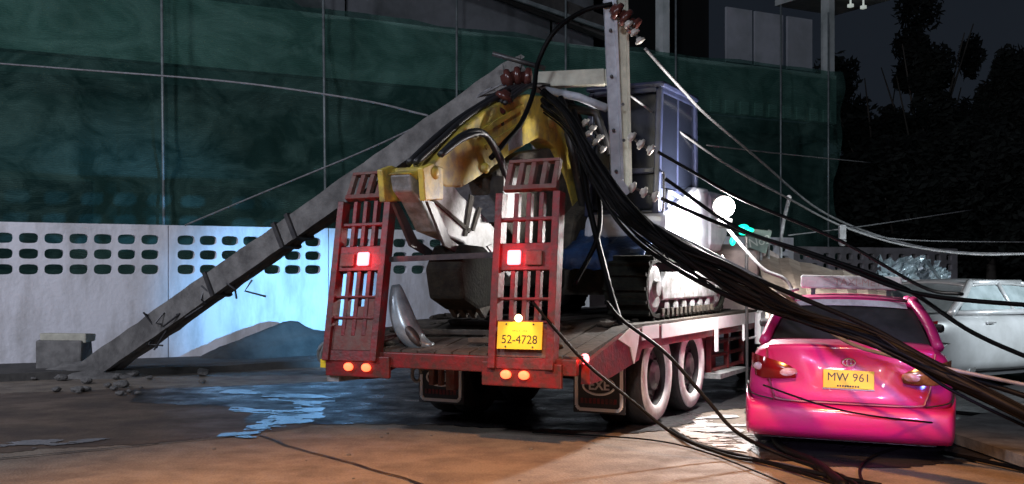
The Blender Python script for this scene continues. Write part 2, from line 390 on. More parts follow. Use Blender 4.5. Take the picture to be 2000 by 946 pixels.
wt = tag(empty('boundary_wall', wallpt(0)), 'long white wall with three rows of oval holes behind the truck and leaning pole', 'wall')
def at_parent(o, p):
    o.parent = p; o.matrix_parent_inverse = Matrix.Translation(-p.location) if p.rotation_euler.z == 0 else (p.matrix_basis.inverted())
    return o
step = 2.83; s = -.25 - 2*step; k = 0
while s < s_at(1480):
    far = s > s_at(1100)
    bm = bmesh.new()
    wall_panel(bm, s+.004, s+step-.012, 2.33, 7, [2.08, 1.83, 1.58], .29, .165)
    at_parent(link('wall_panel', bm, M_['wall']), wt); s += step; k += 1
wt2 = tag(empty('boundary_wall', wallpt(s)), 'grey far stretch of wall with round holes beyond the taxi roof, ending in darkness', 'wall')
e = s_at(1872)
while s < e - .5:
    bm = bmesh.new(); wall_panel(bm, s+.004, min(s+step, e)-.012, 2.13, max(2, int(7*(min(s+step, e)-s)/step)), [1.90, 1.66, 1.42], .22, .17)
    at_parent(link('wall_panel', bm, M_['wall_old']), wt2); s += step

# ---------------------------------------------------------------- building, scaffold, netting
BN = (WN.dot(Vector(at(1180, 0, 30)) - W0))
def bpt(u, n=0, z=0):
    sv = s_at(u, BN + n); return wallpt(sv, BN + n, z)
def sb(u, n=0): return s_at(u, BN+n)
ROT = math.atan2(WD.y, WD.x)
bt = tag(empty('building', wallpt(0, BN), ROT), 'grey two storey building under repair with dark open upper floor, behind the green net', 'building')
def bbox(name, s0, s1, n0, n1, z0, z1, m, parent=bt, bev=0):
    bm = bmesh.new(); box(bm, s0, s1, n0, n1, z0, z1); return link(name, bm, m, parent, bevel=bev)
sl, sr = sb(-150), sb(1622)
bbox('lower_wall', sl, sr, 1.2, 1.5, 0, 5.7, M_['build'])
ground_cols = []
for k in range(9): bbox('window', sl+1+k*4.6, sl+3.4+k*4.6, 1.16, 1.195, 1.6, 3.6, M_['glass'])
bbox('floor_slab', sl, sr, -.1, 8, 5.75, 6.15, M_['build'])
bbox('parapet', sl, sr, -.25, -.12, 6.2, 7.72, M_['parapet'])
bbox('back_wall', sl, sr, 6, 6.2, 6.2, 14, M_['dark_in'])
bbox('side_wall', sr-.25, sr, .3, 8, 0, 5.7, M_['build'])
for (a, b, z0, z1) in ((-150, 690, 7.3, 14), (698, 1096, 7.3, 14), (1104, 1182, 7.3, 14)):
    bbox('upper_wall', sb(a), sb(b), .6, .8, z0, z1, M_['build'])
for u in (1297, 1620): bbox('column', sb(u)-.12, sb(u)+.12, -.1, .25, 7.75, 14, M_['parapet'])
bm = bmesh.new(); beam(bm, (sb(740), -.5, 9.6), (sb(1185), -.5, 8.1), .3, .55); link('roof_beam', bm, M_['dirt'], bt)
bm = bmesh.new(); beam(bm, (sb(720), -.9, 9.2), (sb(1185), -.9, 7.95), .08, .1); link('gutter', bm, M_['scaf'], bt)
for a, b in ((1432, 1482), (1488, 1543), (1552, 1600)): bbox('board_panel', sb(a), sb(b), .3, .38, 7.9, 9.55, M_['board'])
bbox('eave', sb(1600), sb(1720), -1, 2, 10.35, 10.55, M_['parapet'])
for u, v in ((1652, 14), (1677, 17)):
    bm = bmesh.new(); c = bt.matrix_basis.inverted() @ at(u, v, bpt(u).y)
    box(bm, c.x-.06, c.x+.06, -.28, -.12, c.z-.05, c.z+.05); box(bm, c.x-.02, c.x+.02, -.22, -.18, c.z+.05, 10.36)
    link('lamp', bm, M_['e_far'], bt)
for k in range(9):
    bbox('baluster', sb(1375)+k*.56, sb(1375)+k*.56+.30, -.34, -.27, 6.22, 6.60, M_['white'])
# netting: a hanging sheet with folds
bm = bmesh.new(); NU, NV = 150, 36; g = []
s0, s1 = sb(-200, -.8), sb(1640, -.8)
for i in range(NU+1):
    s = s0 + (s1-s0)*i/NU; row = []
    for j in range(NV+1):
        z = .3 + (7.45 + min(2.8, max(0, (sb(560) - s)*.9)))*j/NV
        bay = math.sin(PI*((s % 4.1)/4.1))
        d = .26*bay*math.sin(z*1.1 + s*.4) + .26*noise.noise(Vector((s*.7+z*.5, z*.9, 2))) + .07*noise.noise(Vector((s*2.6, z*1.3, 7)))
        row.append(bm.verts.new((s, -.75 + d, z - (.10*bay if j == NV else 0))))
    g.append(row)
for i in range(NU):
    for j in range(NV): bm.faces.new((g[i][j], g[i+1][j], g[i+1][j+1], g[i][j+1]))
nt = link('safety_net', bm, M_['net'], None, True); nt.location = wallpt(0, BN); nt.rotation_euler[2] = ROT
tag(nt, 'huge dark green mesh net hung over the scaffold behind the white wall', 'netting')
sc_labels = {322: 'tall thin pole on the net, nearest the left end above the white wall', 638: 'tall thin scaffold pole on the net just left of the left ramp top', 892: 'tall thin scaffold pole on the net above the yellow boom',
             1105: 'thin scaffold pole rising behind the curved black cable loop', 1320: 'thin scaffold pole behind the dark excavator cab', 1525: 'thin scaffold pole on the net right of the excavator cab', 1618: 'thin scaffold pole at the dark right end of the net'}
for u, lb in sc_labels.items():
    bm = bmesh.new(); p = bpt(u, -1.12)
    p2 = bpt(u - 8 if u < 700 else u, -1.12)
    tube(bm, [p, p2 + Vector((0, 0, 9.4))], .032 if u < 700 else .028, 8)
    tag(link('scaffold_pole', bm, M_['scaf'], None, True), lb, 'scaffold pole', 'scaffold poles along the netting')

# ---------------------------------------------------------------- trees beyond
def tree(u, Y, ztop, rx, rz, seed, lab, nleaf=5200, narrow=False):
    rnd = random.Random(seed); base = Vector(((u-1000)/F*Y, Y, 0))
    t = tag(empty('tree', base), lab, 'tree', 'dark trees at the right end of the street')
    bm = bmesh.new(); hc = ztop - rz
    tube(bm, spline([(0, 0, 0), (.1, 0, hc*.5), (-.1, .1, hc)], 5), .22, 8, r2=.10)
    for k in range(7):
        a = rnd.uniform(0, 2*PI); z0 = hc*rnd.uniform(.55, .95)
        tube(bm, [(0, 0, z0), (math.cos(a)*rx*.35, math.sin(a)*rx*.35, z0+rz*.35), (math.cos(a)*rx*.7, math.sin(a)*rx*.7, z0+rz*.8)], .07, 6, r2=.02)
    link('trunk', bm, M_['bark'], t, True)
    bm = bmesh.new(); cl = []
    for k in range(26):
        while True:
            v = Vector((rnd.uniform(-1, 1), rnd.uniform(-1, 1), rnd.uniform(-1, 1)))
            if .25 < v.length < 1: break
        cl.append((Vector((v.x*rx, v.y*rx, hc + v.z*rz)), rnd.uniform(.22, .42)*min(rx, rz)))
    for k in range(int(nleaf*3.4)):
        c, r = cl[k % len(cl)]; d = Vector((rnd.gauss(0, 1), rnd.gauss(0, 1), rnd.gauss(0, 1))).normalized() * r * rnd.uniform(.4, 1.1)
        if narrow: d.z *= 1.8
        p = c + d; sz = rnd.uniform(.09, .24)
        a = Vector((rnd.gauss(0, 1), rnd.gauss(0, 1), rnd.gauss(0, 1))).normalized(); b = a.orthogonal().normalized()
        bm.faces.new([bm.verts.new(p + a*sz), bm.verts.new(p + b*sz*.45), bm.verts.new(p - a*sz), bm.verts.new(p - b*sz*.45)])
    link('crown', bm, M_['leaf'], t)
tree(1715, 42, 10.6, 2.4, 5.0, 1, 'dark round tree just right of the building corner')
tree(1810, 40, 12.3, 2.3, 6.0, 2, 'tall black tree rising out of the top of the picture')
tree(1895, 44, 11.0, 1.5, 5.2, 3, 'dark tree with rounded top against the night sky', narrow=True)
tree(1965, 39, 9.6, 1.4, 4.8, 4, 'narrow feathery tree second from the picture edge', narrow=True)
tree(2040, 41, 9.6, 1.6, 4.9, 5, 'feathery dark tree cut by the picture edge', narrow=True)
tree(1930, 36, 6.6, 3.4, 3.2, 6, 'low broad dark tree filling the gap above the far wall', 7000)
tree(1760, 37, 5.8, 2.6, 2.8, 7, 'low dark bushy tree behind the far wall holes', 5000)
tree(1840, 50, 8.0, 3.4, 4.2, 8, 'broad dark tree farthest back behind the others', 6500)

# ---------------------------------------------------------------- truck
TR = Vector((-.54, 9.69, 0)); TY = R(-27)
truck = tag(empty('flatbed_truck', TR, TY), 'red flatbed truck with raised rear ramps carrying a yellow excavator', 'truck')
TM = Matrix.Translation(TR) @ Matrix.Rotation(TY, 4, 'Z'); TI = TM.inverted()
def tp(name, build, m, parent=truck, **kw):
    bm = bmesh.new(); build(bm); return link(name, bm, m, parent, **kw)
ZD = 1.03
# deck with beaver tail, planks
def deck(bm):
    n = 14; w = 2.5/n
    for k in range(n):
        x0 = -1.28 + k*w*1.02; 
        prism(bm, [(1.25, ZD-.06), (6.0, ZD-.06), (6.0, ZD + .006*(k % 3)), (1.25, ZD + .006*(k % 3)), (.02, .82), (.02, .76)], x0, x0 + w*1.02 - .015)
tp('deck', deck, M_['wood'])
tp('chassis', lambda bm: [prism(bm, [(.25, .62), (6.2, .62), (6.2, .95), (1.3, .95), (.25, .74)], x, x+.1) for x in (-.5, .4)] + [box(bm, -1.15, 1.15, y, y+.1, .84, .955) for y in (1.5, 2.9, 4.2, 5.5)], M_['dsteel'])
tp('side_rail', lambda bm: box(bm, 1.24, 1.30, 1.30, 6.0, .80, 1.0), M_['steel_red'])
tp('side_rail', lambda bm: box(bm, -1.36, -1.30, 1.30, 6.0, .80, 1.0), M_['steel_red'])
tp('reflective_strip', lambda bm: (box(bm, 1.303, 1.312, 1.95, 6.0, .875, 1.015)), M_['white'])
tp('reflective_strip', lambda bm: (box(bm, 1.303, 1.312, 1.38, 1.85, .885, 1.02)), M_['white'])
tp('corner_plate', lambda bm: prism(bm, [(.75, .93), (1.05, 1.02), (1.3, 1.0), (1.25, .86), (1.15, .68), (1.05, .84)], 1.303, 1.314), M_['white'])
def fender(bm): prism(bm, [(.10, .58), (.60, .60), (1.30, .70), (1.55, .97), (.9, .97), (.10, .78)], 1.22, 1.30)
tp('side_skirt', fender, M_['steel_red'])
tp('side_skirt', lambda bm: prism(bm, [(.10, .50), (.72, .46), (1.30, .60), (1.55, .97), (.9, .97), (.10, .78)], -1.36, -1.29), M_['steel_red'])
def tail(bm):
    box(bm, -1.34, 1.24, -.05, .02, .66, .80)
    box(bm, -1.34, -.62, -.09, -.05, .56, .76); box(bm, .35, 1.12, -.09, -.05, .55, .76)
tp('tail_beam', tail, M_['steel_red'], bevel=.01)
# tail lamps in pairs
def lamp_disc(name, x, z, rx, rz, m, y=-.10, par=truck):
    bm = bmesh.new()
    lathe(bm, [(.3, 0), (1, .0), (1, .5), (.85, .85), (.3, 1)], Matrix.Translation((x, y, z)) @ Matrix.Diagonal((rx, .03, rz, 1)) @ Matrix.Rotation(R(90), 4, 'X'), 20)
    return link(name, bm, m, par, True)
for x in (-1.06, -.86, .60, .775):
    h = lamp_disc('tail_light', x, .655, .05, .038, M_['e_tail'], -.10)
lamp_disc('marker_light', 1.26, .80, .038, .045, M_['e_red'], .10)
light('tail_glow', 'POINT', TM @ Vector((1.26, -.02, .80)), None, 1.0, (1, .05, .04), .03)
tp('reflector', lambda bm: box(bm, -1.42, -1.36, -.06, -.045, .63, .71), M_['yplate'])
tp('mud_guard', lambda bm: [box(bm, -1.36, -1.22, -.04, .3, .50, .62)], M_['greyp'])
# ramps
def ramp(cx, lean, w, roll, plate):
    M = Matrix.Translation((cx, -.06, .70)) @ Matrix.Rotation(-roll, 4, 'Y') @ Matrix.Rotation(-lean, 4, 'X')
    e = bpy.data.objects.new('ramp', None)
    bm = bmesh.new(); hw = w/2; L = 1.80
    for sx in (-1, 1):
        box(bm, sx*hw - .035, sx*hw + .035, -.07, .05, 0, L*.86, M)
    for z, h in ((.0, .10), (.86, .24), (.40, .022), (.60, .022), (1.30, .03)): box(bm, -hw+.035, hw-.035, -.045, .035, z, z+h, M)
    for i in range(3):
        x = -hw + .035 + (i+1)*(w-.07)/4
        box(bm, x-.022, x+.022, -.035, .03, .24, .86, M); box(bm, x-.022, x+.022, -.035, .03, 1.10, L*.86, M)
    r = link('ramp', bm, M_['steel_red'], truck, bevel=.006)
    bm = bmesh.new(); box(bm, -hw+.036, hw-.036, -.03, .02, .105, .30, M)
    # mud filling the foot of the ramp, uneven upper edge
    for i in range(4):
        x0 = -hw + .04 + i*(w-.08)/4; box(bm, x0, x0+(w-.08)/4-.003, -.025, .015, .30, .34 + .09*i*(1 if cx < 0 else .2), M)
    link('mud', bm, M_['steel_rust'], r)
    # folding lip at the top of the ramp
    ML = M @ Matrix.Translation((0, 0, L*.86 + .02)) @ Matrix.Rotation(R(-16), 4, 'X')
    bm = bmesh.new(); q = hw*.93
    box(bm, -q, q, -.045, .02, 0, .045, ML); box(bm, -q*.96, q*.96, -.045, .02, .27, .30, ML)
    for i in range(5):
        x = -q + .03 + i*(2*q-.06)/4; box(bm, x-.024, x+.024, -.04, .015, .046, .269, ML)
    link('ramp_lip', bm, M_['steel_rust'], r, bevel=.005)
    # lamp cluster
    sx = 1 if cx < 0 else -1
    bm = bmesh.new(); cxx = .06 if cx < 0 else -.10
    box(bm, cxx-.065, cxx+.065, -.085, -.052, .905, 1.035, M); link('brake_light', bm, M_['e_red'], r, bevel=.02)
    bm = bmesh.new(); dx = -.19 if cx < 0 else .19
    box(bm, cxx+dx-.08, cxx+dx+.08, -.072, -.05, .90, 1.03, M); b = link('indicator_light', bm, M_['steel_rust'], r, bevel=.01)
    p = TM @ M @ Vector((cxx, -.22, .97)); light('brake_glow', 'POINT', p, None, 4.2, (1, .03, .05), .05)
    if plate:
        bm = bmesh.new(); box(bm, -.215, .215, -.092, -.08, .17, .405, M); pl = link('number_plate', bm, M_['yplate'], r)
        RM = M @ Matrix.Translation((0, -.093, .285)) @ Matrix.Rotation(R(90), 4, 'X')
        text_mesh('plate_number', '52-4728', .105, RM @ Matrix.Translation((0, -.035, 0)), M_['ink'], pl, .001)
        text_mesh('plate_number', '..... ...', .07, RM @ Matrix.Translation((0, .06, 0)), M_['ink'], pl, .001)
        bm = bmesh.new()
        for px in (-.13, .13):
            for pz in (.19, .385): lathe(bm, [(.008, 0), (.008, .006), (.003, .008)], M @ Matrix.Translation((px, -.092, pz)) @ Matrix.Rotation(R(90), 4, 'X'), 8)
        link('bolt', bm, M_['dsteel'], pl)
        bm = bmesh.new(); bmesh.ops.create_uvsphere(bm, u_segments=14, v_segments=8, radius=.034, matrix=M @ Matrix.Translation((-.005, -.115, .435))); link('plate_light', bm, M_['e_plate'], r, True)
        light('plate_glow', 'SPOT', TM @ M @ Vector((0, -.32, .52)), TM @ M @ Vector((0, -.09, .27)), 6, (1, .75, .45), .03, 66, .6)
    return r
ramp(-1.05, R(11), .54, R(1.0), False)
ramp(.74, R(7), .56, R(.5), True)
tp('cross_bar', lambda bm: beam(bm, (-.8, .16, 1.66), (.5, .1, 1.70), .05, .05), M_['dsteel'])
# wheels
def wheel(y, sx):
    w = empty('wheel', (sx*.98, y, .50)); w.parent = truck
    Mx = Matrix.Rotation(R(90)*sx, 4, 'Y')
    bm = bmesh.new()
    for off in (-.13, .15):
        T = Mx @ Matrix.Translation((0, 0, off))
        lathe(bm, [(.30, -.11), (.36, -.13), (.46, -.12), (.495, -.09), (.50, 0), (.495, .09), (.46, .12), (.36, .13), (.30, .11)], T, 40, True)
    link('tyre', bm, M_['tyre'], w, True)
    bm = bmesh.new(); T = Mx @ Matrix.Translation((0, 0, .15))
    lathe(bm, [(.455, .122), (.44, .137), (.34, .142), (.305, .125), (.300, .06), (.345, .10), (.44, .10)], T, 40, True)
    link('rim', bm, M_['rim'], w, True)
    bm = bmesh.new(); lathe(bm, [(.30, .0), (.29, .03), (.16, .05), (.15, .10), (.08, .13), (.03, .13)], T, 28)
    for k in range(8):
        a = k*PI/4; lathe(bm, [(.014, 0), (.014, .04), (.005, .045)], T @ Matrix.Translation((.21*math.cos(a), .21*math.sin(a), .035)), 6)
    link('hub', bm, M_['dsteel'], w, False)
for y in (1.95, 3.10):
    for sx in (1, -1): wheel(y, sx)
tp('axle', lambda bm: [tube(bm, [(-.9, y, .5), (.9, y, .5)], .08, 10) for y in (1.95, 3.10)], M_['dsteel'])
# mud flaps
def flap(cx):
    bm = bmesh.new(); box(bm, cx-.27, cx+.27, 1.28, 1.295, .17, .66); f = link('mud_flap', bm, M_['black'], truck)
    bm = bmesh.new(); pts = [(cx-.235, .62), (cx-.235, .24), (cx-.205, .205), (cx+.205, .205), (cx+.235, .24), (cx+.235, .62)]
    for a, b in zip(pts, pts[1:]): beam(bm, (a[0], 1.274, a[1]), (b[0], 1.274, b[1]), .032, .010, Vector((0, 1, 0)))
    link('white_border', bm, M_['white'], f)
    bm = bmesh.new(); ring = [(cx + .165*math.cos(t), 1.272, .44 + .085*math.sin(t)) for t in [2*PI*k/32 for k in range(33)]]
    tube(bm, ring, .011, 6); link('emblem_ring', bm, M_['white'], f)
    RM = Matrix.Translation((cx, 1.276, .44)) @ Matrix.Rotation(R(90), 4, 'X')
    text_mesh('emblem_letters', 'EXE', .13, RM, M_['rim'], f, .002, .003)
    bm = bmesh.new()
    for k in range(9): box(bm, cx-.19+k*.043, cx-.19+k*.043+.03, 1.272, 1.279, .265, .315)
    link('faded_lettering', bm, M_['steel_red'], f)
flap(-.88); flap(.90)
# hitch bracket and hook at the tail
def hitch(bm):
    box(bm, -.82, -.47, .9, 1.1, .60, .66); box(bm, -.80, -.74, .9, 1.0, .40, .60); box(bm, -.60, -.50, .9, 1.0, .36, .60); box(bm, -.68, -.64, .88, .95, .40, .62)
tp('hitch', hitch, M_['steel_rust'], bevel=.01)
tp('shackle', lambda bm: tube(bm, [(-.97 + .055*math.cos(t), .95, .50 + .075*math.sin(t)) for t in [2*PI*k/20 for k in range(18)]], .018, 8), M_['greyp'], smooth=True)
# side frames, steps, tank ahead of the wheels
def frames(bm):
    for x0, x1, z0 in ((3.95, 4.0, .35), (4.7, 4.75, .35), (5.4, 5.45, .35)): box(bm, 1.16, 1.22, x0, x1, z0, .86)
    for z in (.36, .52, .68): box(bm, 1.165, 1.215, 4.0, 5.45, z, z+.035)
tp('side_guard', frames, M_['steel_red'])
tp('tool_box', lambda bm: box(bm, .75, 1.14, 3.85, 4.45, .30, .80), M_['steel_red'], bevel=.02)
tp('step_plate', lambda bm: [prism(bm, [(3.8, .30), (5.1, .30), (5.1, .34), (3.8, .36)], 1.0, 1.38)], M_['greyp'])
tp('stake', lambda bm: box(bm, 1.315, 1.345, 3.78, 3.84, .62, 1.0), M_['white'])
tp('hand_rail', lambda bm: tube(bm, [(1.33, 5.0, .88), (1.33, 5.0, .69), (1.33, 5.8, .69), (1.33, 5.8, .88)], .018, 6), M_['white'])
# crushed cab
def cab(bm):
    prism(bm, [(6.15, .85), (7.9, .80), (8.0, 1.45), (7.6, 1.80), (6.5, 1.93), (6.15, 1.85)], -1.2, 1.2)
tc_ = tp('cab', cab, M_['pinkp'], bevel=.06)
tp('cab_stripe', lambda bm: box(bm, 1.205, 1.215, 6.3, 6.5, .9, 1.85), M_['steel_red'], tc_)
tp('head_board', lambda bm: [box(bm, -1.2, 1.25, 6.02, 6.1, .85, 1.75)], M_['pinkp'])
for y in (7.0,):
    for sx in (1, -1): wheel(y, sx)
tp('deck_post', lambda bm: prism(bm, [(5.6, .60), (6.15, .7), (6.15, 1.12), (5.95, 1.22), (5.85, 1.05), (5.6, 1.0)], 1.32, 1.40), M_['white'])

# loose things on the tail of the deck
def on_truck(name, bm, m, lab, cat, smooth=False, bev=0, grp=None):
    o = link(name, bm, m, None, smooth, bevel=bev); o.matrix_world = TM; o.location = TM.translation; o.rotation_euler = (0, 0, TY)
    return tag(o, lab, cat, grp)
lh = tag(empty('street_light_head', TM @ Vector((-.62, .18, .82)), TY), 'pale curved street light head fallen on the truck tail between the ramps', 'lamp head')
bm = bmesh.new()
ctrl = spline([(-.10, 0, .60), (-.06, 0, .40), (.02, .0, .20), (.14, .02, .06), (.28, .04, .03)], 6)
n = len(ctrl)
rings = []
for i, p in enumerate(ctrl):
    t = i/(n-1); w = .05 + .10*math.sin(PI*min(1, t*1.05))**.8; d = (ctrl[min(i+1, n-1)] - ctrl[max(i-1, 0)]).normalized(); nn = Vector((-d.z, 0, d.x))
    rings.append([bm.verts.new(p + nn*w*math.cos(a)*.75 + Vector((0, 1, 0))*w*math.sin(a)*.9) for a in [2*PI*k/14 for k in range(14)]])
for a, b in zip(rings, rings[1:]):
    for k in range(14): bm.faces.new((a[k], a[(k+1) % 14], b[(k+1) % 14], b[k]))
bm.faces.new(rings[0][::-1]); bm.faces.new(rings[-1])
link('housing', bm, M_['foil'], lh, True)
bm = bmesh.new(); bmesh.ops.create_uvsphere(bm, u_segments=16, v_segments=8, radius=1, matrix=Matrix.Translation((.10, -.06, .16)) @ Matrix.Rotation(R(48), 4, 'Y') @ Matrix.Diagonal((.17, .06, .05, 1)))
link('lens', bm, M_['dsteel'], lh, True)
bm = bmesh.new()
for k in range(3): tube(bm, spline([(-1.45+.04*k, .1, .60), (-1.50+.03*k, .02, .72), (-1.42+.05*k, -.04, .84+.02*k), (-1.28, -.02, .90)], 6), .018, 6)
on_truck('bent_strap', bm, M_['foil'], 'bent pale metal straps curling round the left foot of the left ramp', 'bent straps', True)

clod0 = None
rnd = random.Random(12)
for k in range(44):
    if clod0 is None:
        bm = bmesh.new(); bmesh.ops.create_icosphere(bm, subdivisions=2, radius=1)
        for vv in bm.verts: vv.co *= 1 + .5*noise.noise(vv.co*1.5); vv.co.z *= .55
        o = clod0 = link('mud_clod', bm, M_['mud'])
    else: o = clod0.copy(); COL.objects.link(o)
    x = rnd.uniform(-1.1, 1.1); y = rnd.uniform(.15, 2.3)**1.0; z = (.82 + (ZD-.82)*min(1, y/1.25)) + .01
    sc = rnd.uniform(.02, .075); o.location = TM @ Vector((x, y, z + sc*.2)); o.scale = (sc*1.5, sc, sc); o.rotation_euler = (0, 0, k)
    tag(o, 'clod of dark mud on the rear planks of the truck deck', 'mud clod', 'mud clods on the truck deck')
plank = []
for k, (x, y, l, a, lab) in enumerate(((-.35, .55, .9, 8, 'broken dirty plank lying across the truck tail, nearest the left ramp'), (.1, .95, 1.2, -12, 'long dirty plank lying slantwise on the deck before the tracks'), (.35, .30, .6, 15, 'short splintered plank on the truck tail beside the right ramp'))):
    bm = bmesh.new(); box(bm, -l/2, l/2, -.05, .05, 0, .035)
    for v in bm.verts: v.co += noise.noise_vector(v.co*7 + Vector((k, 0, 0)))*.02
    o = link('plank', bm, M_['wood']); o.location = TM @ Vector((x, y, (.82 + (ZD-.82)*min(1, y/1.25)) + .035)); o.rotation_euler = (0, 0, TY + R(a)); tag(o, lab, 'plank')
# ---------------------------------------------------------------- excavator on the deck
EX = TM @ Vector((0, 3.35, ZD + .012))
ex = tag(empty('excavator', EX, TY), 'yellow and white tracked excavator with dark cab standing on the red flatbed truck', 'excavator')
def ep(name, build, m, parent=ex, **kw):
    bm = bmesh.new(); build(bm); return link(name, bm, m, parent, **kw)
# local frame: y along truck (negative = to the tail), z from deck
def track(cx):
    t = empty('track', (cx, 0, 0)); t.parent = ex
    r = .33; y0, y1 = -1.12, 1.12; path = []
    per = [(y0 + (y1-y0)*k/12, r*2, 0) for k in range(12)]
    pts = []
    for k in range(14): pts.append((y0 + (y1-y0)*k/14, 2*r, 0))
    for k in range(7): a = PI/2 - PI*k/7; pts.append((y1 + r*math.cos(a), r + r*math.sin(a), 0))
    for k in range(14): pts.append((y1 - (y1-y0)*k/14, 0.0, 0))
    for k in range(7): a = -PI/2 - PI*k/7; pts.append((y0 + r*math.cos(a), r + r*math.sin(a), 0))
    bm = bmesh.new(); n = len(pts)
    rings = []
    for y, z, _ in pts: rings.append([bm.verts.new((x, yy, zz)) for x, yy, zz in ((-.23, y, z*.94+.02), (.23, y, z*.94+.02))])
    c = Vector((0, 0, r))
    inn = []
    for (y, z, _) in pts:
        d = Vector((0, y - max(y0, min(y1, y)), z*.94+.02 - r)); d = d.normalized()*.04 if d.length > 0 else Vector((0, 0, .04))
        inn.append([bm.verts.new((x, y - d.y, z*.94+.02 - d.z)) for x in (-.23, .23)])
    for i in range(n):
        j = (i+1) % n
        bm.faces.new((rings[i][0], rings[j][0], rings[j][1], rings[i][1])); bm.faces.new((inn[i][0], inn[i][1], inn[j][1], inn[j][0]))
        bm.faces.new((rings[i][0], inn[i][0], inn[j][0], rings[j][0])); bm.faces.new((rings[i][1], rings[j][1], inn[j][1], inn[i][1]))
        # grouser bar
        a, b = Vector((0, pts[i][0], pts[i][1]*.94+.02)), Vector((0, pts[j][0], pts[j][1]*.94+.02)); mid = (a+b)/2
        d = Vector((0, mid.y - max(y0, min(y1, mid.y)), mid.z - r)).normalized()
        beam(bm, mid + d*.022 + Vector((-.225, 0, 0)), mid + d*.022 + Vector((.225, 0, 0)), .035, .05, d)
    link('track_belt', bm, M_['track'], t)
    bm = bmesh.new(); sx = 1 if cx > 0 else -1
    x0, x1 = (.10, .235) if sx > 0 else (-.235, -.10)
    prism(bm, [(-.95, .20), (.95, .20), (1.0, .35), (.8, .50), (-.8, .50), (-1.0, .35)], min(x0, x1), max(x0, x1))
    link('track_frame', bm, M_['greyp'], t, bevel=.02)
    bm = bmesh.new()
    for y in (y0, y1): lathe(bm, [(.27, -.1), (.27, .1), (.2, .13), (.1, .13), (.08, .17), (.02, .17)], Matrix.Translation((sx*.08, y, r)) @ Matrix.Rotation(R(90)*sx, 4, 'Y'), 20)
    for k in range(6): lathe(bm, [(.085, -.12), (.085, .12), (.03, .13)], Matrix.Translation((sx*.09, -.75+.3*k, .13)) @ Matrix.Rotation(R(90)*sx, 4, 'Y'), 12)
    link('roller', bm, M_['greyp'], t)
    for k in range(13):
        bm = bmesh.new(); box(bm, sx*.236 - .012, sx*.236 + .012, -1.0+.15*k, -.93+.15*k, .045, .115)
        link('link_plate', bm, M_['mud'], t)
track(.93); track(-.93)
ep('undercarriage', lambda bm: (box(bm, -.75, .75, -.5, .5, .24, .52), lathe(bm, [(.45, .5), (.45, .68), (.1, .68)], None, 24)), M_['mud'])
# upper structure
def house(bm):
    prism(bm, [(-.75, .72), (1.35, .72), (1.62, .85), (1.66, 1.25), (1.45, 1.55), (.3, 1.58), (-.6, 1.1)], -1.05, .0)
ep('engine_cover', house, M_['mud'], bevel=.05)
ep('counterweight', lambda bm: prism(bm, [(.85, .74), (1.45, .74), (1.72, .9), (1.78, 1.2), (1.6, 1.5), (.85, 1.5)], -.98, 1.12), M_['white_gloss'], bevel=.10)
def side(bm):
    prism(bm, [(-.55, .70), (1.0, .70), (1.0, 1.52), (.55, 1.50), (-.2, 1.24), (-.62, 1.12), (-.68, .9)], .12, 1.10)
ep('side_panel', side, M_['white_gloss'], bevel=.07)
def cabf(bm):
    x0, x1, y0, y1, z0, z1 = .10, .97, -.52, .85, 1.12, 2.52
    t = .07
    c = lambda x, y, z: Vector((x, y, z))
    for x in (x0+.03, x1-.03):
        beam(bm, (x, y0, z0), (x, y0+.12, z1), t, t); beam(bm, (x, y1, z0), (x, y1-.06, z1), t+.02, t+.02)
        beam(bm, (x, y0+.66, z0), (x, y0+.70, z1), .05, .05)
        beam(bm, (x, y0, z0+.02), (x, y1, z0+.02), t, t, Vector((0, 0, 1))); beam(bm, (x, y0+.12, z1), (x, y1-.06, z1), t, t)
    for y, z in ((y0, z0+.02), (y0+.12, z1), (y1, z0+.02), (y1-.06, z1), (y0+.05, z0+.5)): beam(bm, (x0+.06, y, z), (x1-.06, y, z), .06, .06)
cf = ep('cab', cabf, M_['cabp'], bevel=.012)
ep('roof', lambda bm: box(bm, .06, 1.01, -.44, .84, 2.54, 2.61), M_['cabp'], cf, bevel=.03)
ep('door_panel', lambda bm: [box(bm, .955, .975, -.46, .80, 1.13, 1.42)], M_['cabp'], cf)
ep('window', lambda bm: [prism(bm, [(-.46, 1.44), (.12, 1.44), (.14, 2.48), (-.36, 2.48)], .95, .96)], M_['glass'], cf)
ep('window', lambda bm: [prism(bm, [(.18, 1.44), (.80, 1.44), (.76, 2.48), (.20, 2.48)], .95, .96)], M_['glass'], cf)
ep('window', lambda bm: [prism(bm, [(-.46, 1.2), (-.45, 1.2), (-.35, 2.48), (-.36, 2.48)], .16, .91)], M_['glass'], cf)
ep('rear_window', lambda bm: [box(bm, .16, .91, .80, .81, 1.6, 2.45)], M_['glass'], cf)
ep('seat', lambda bm: (box(bm, .30, .80, .1, .6, 1.12, 1.42), box(bm, .32, .78, .48, .62, 1.42, 2.05)), M_['black'], cf, bevel=.04)
ep('grab_rail', lambda bm: tube(bm, spline([(.985, -.50, 1.15), (1.02, -.52, 1.2), (1.02, -.5, 1.55), (.985, -.46, 1.6)], 4), .014, 6), M_['chrome'], cf)
ep('grab_rail', lambda bm: (tube(bm, [(1.0, -.30, 1.40), (1.02, .45, 1.30)], .02, 6), tube(bm, [(1.0, -.30, 1.40), (1.0, -.30, 1.05)], .02, 6)), M_['greyp'], cf)
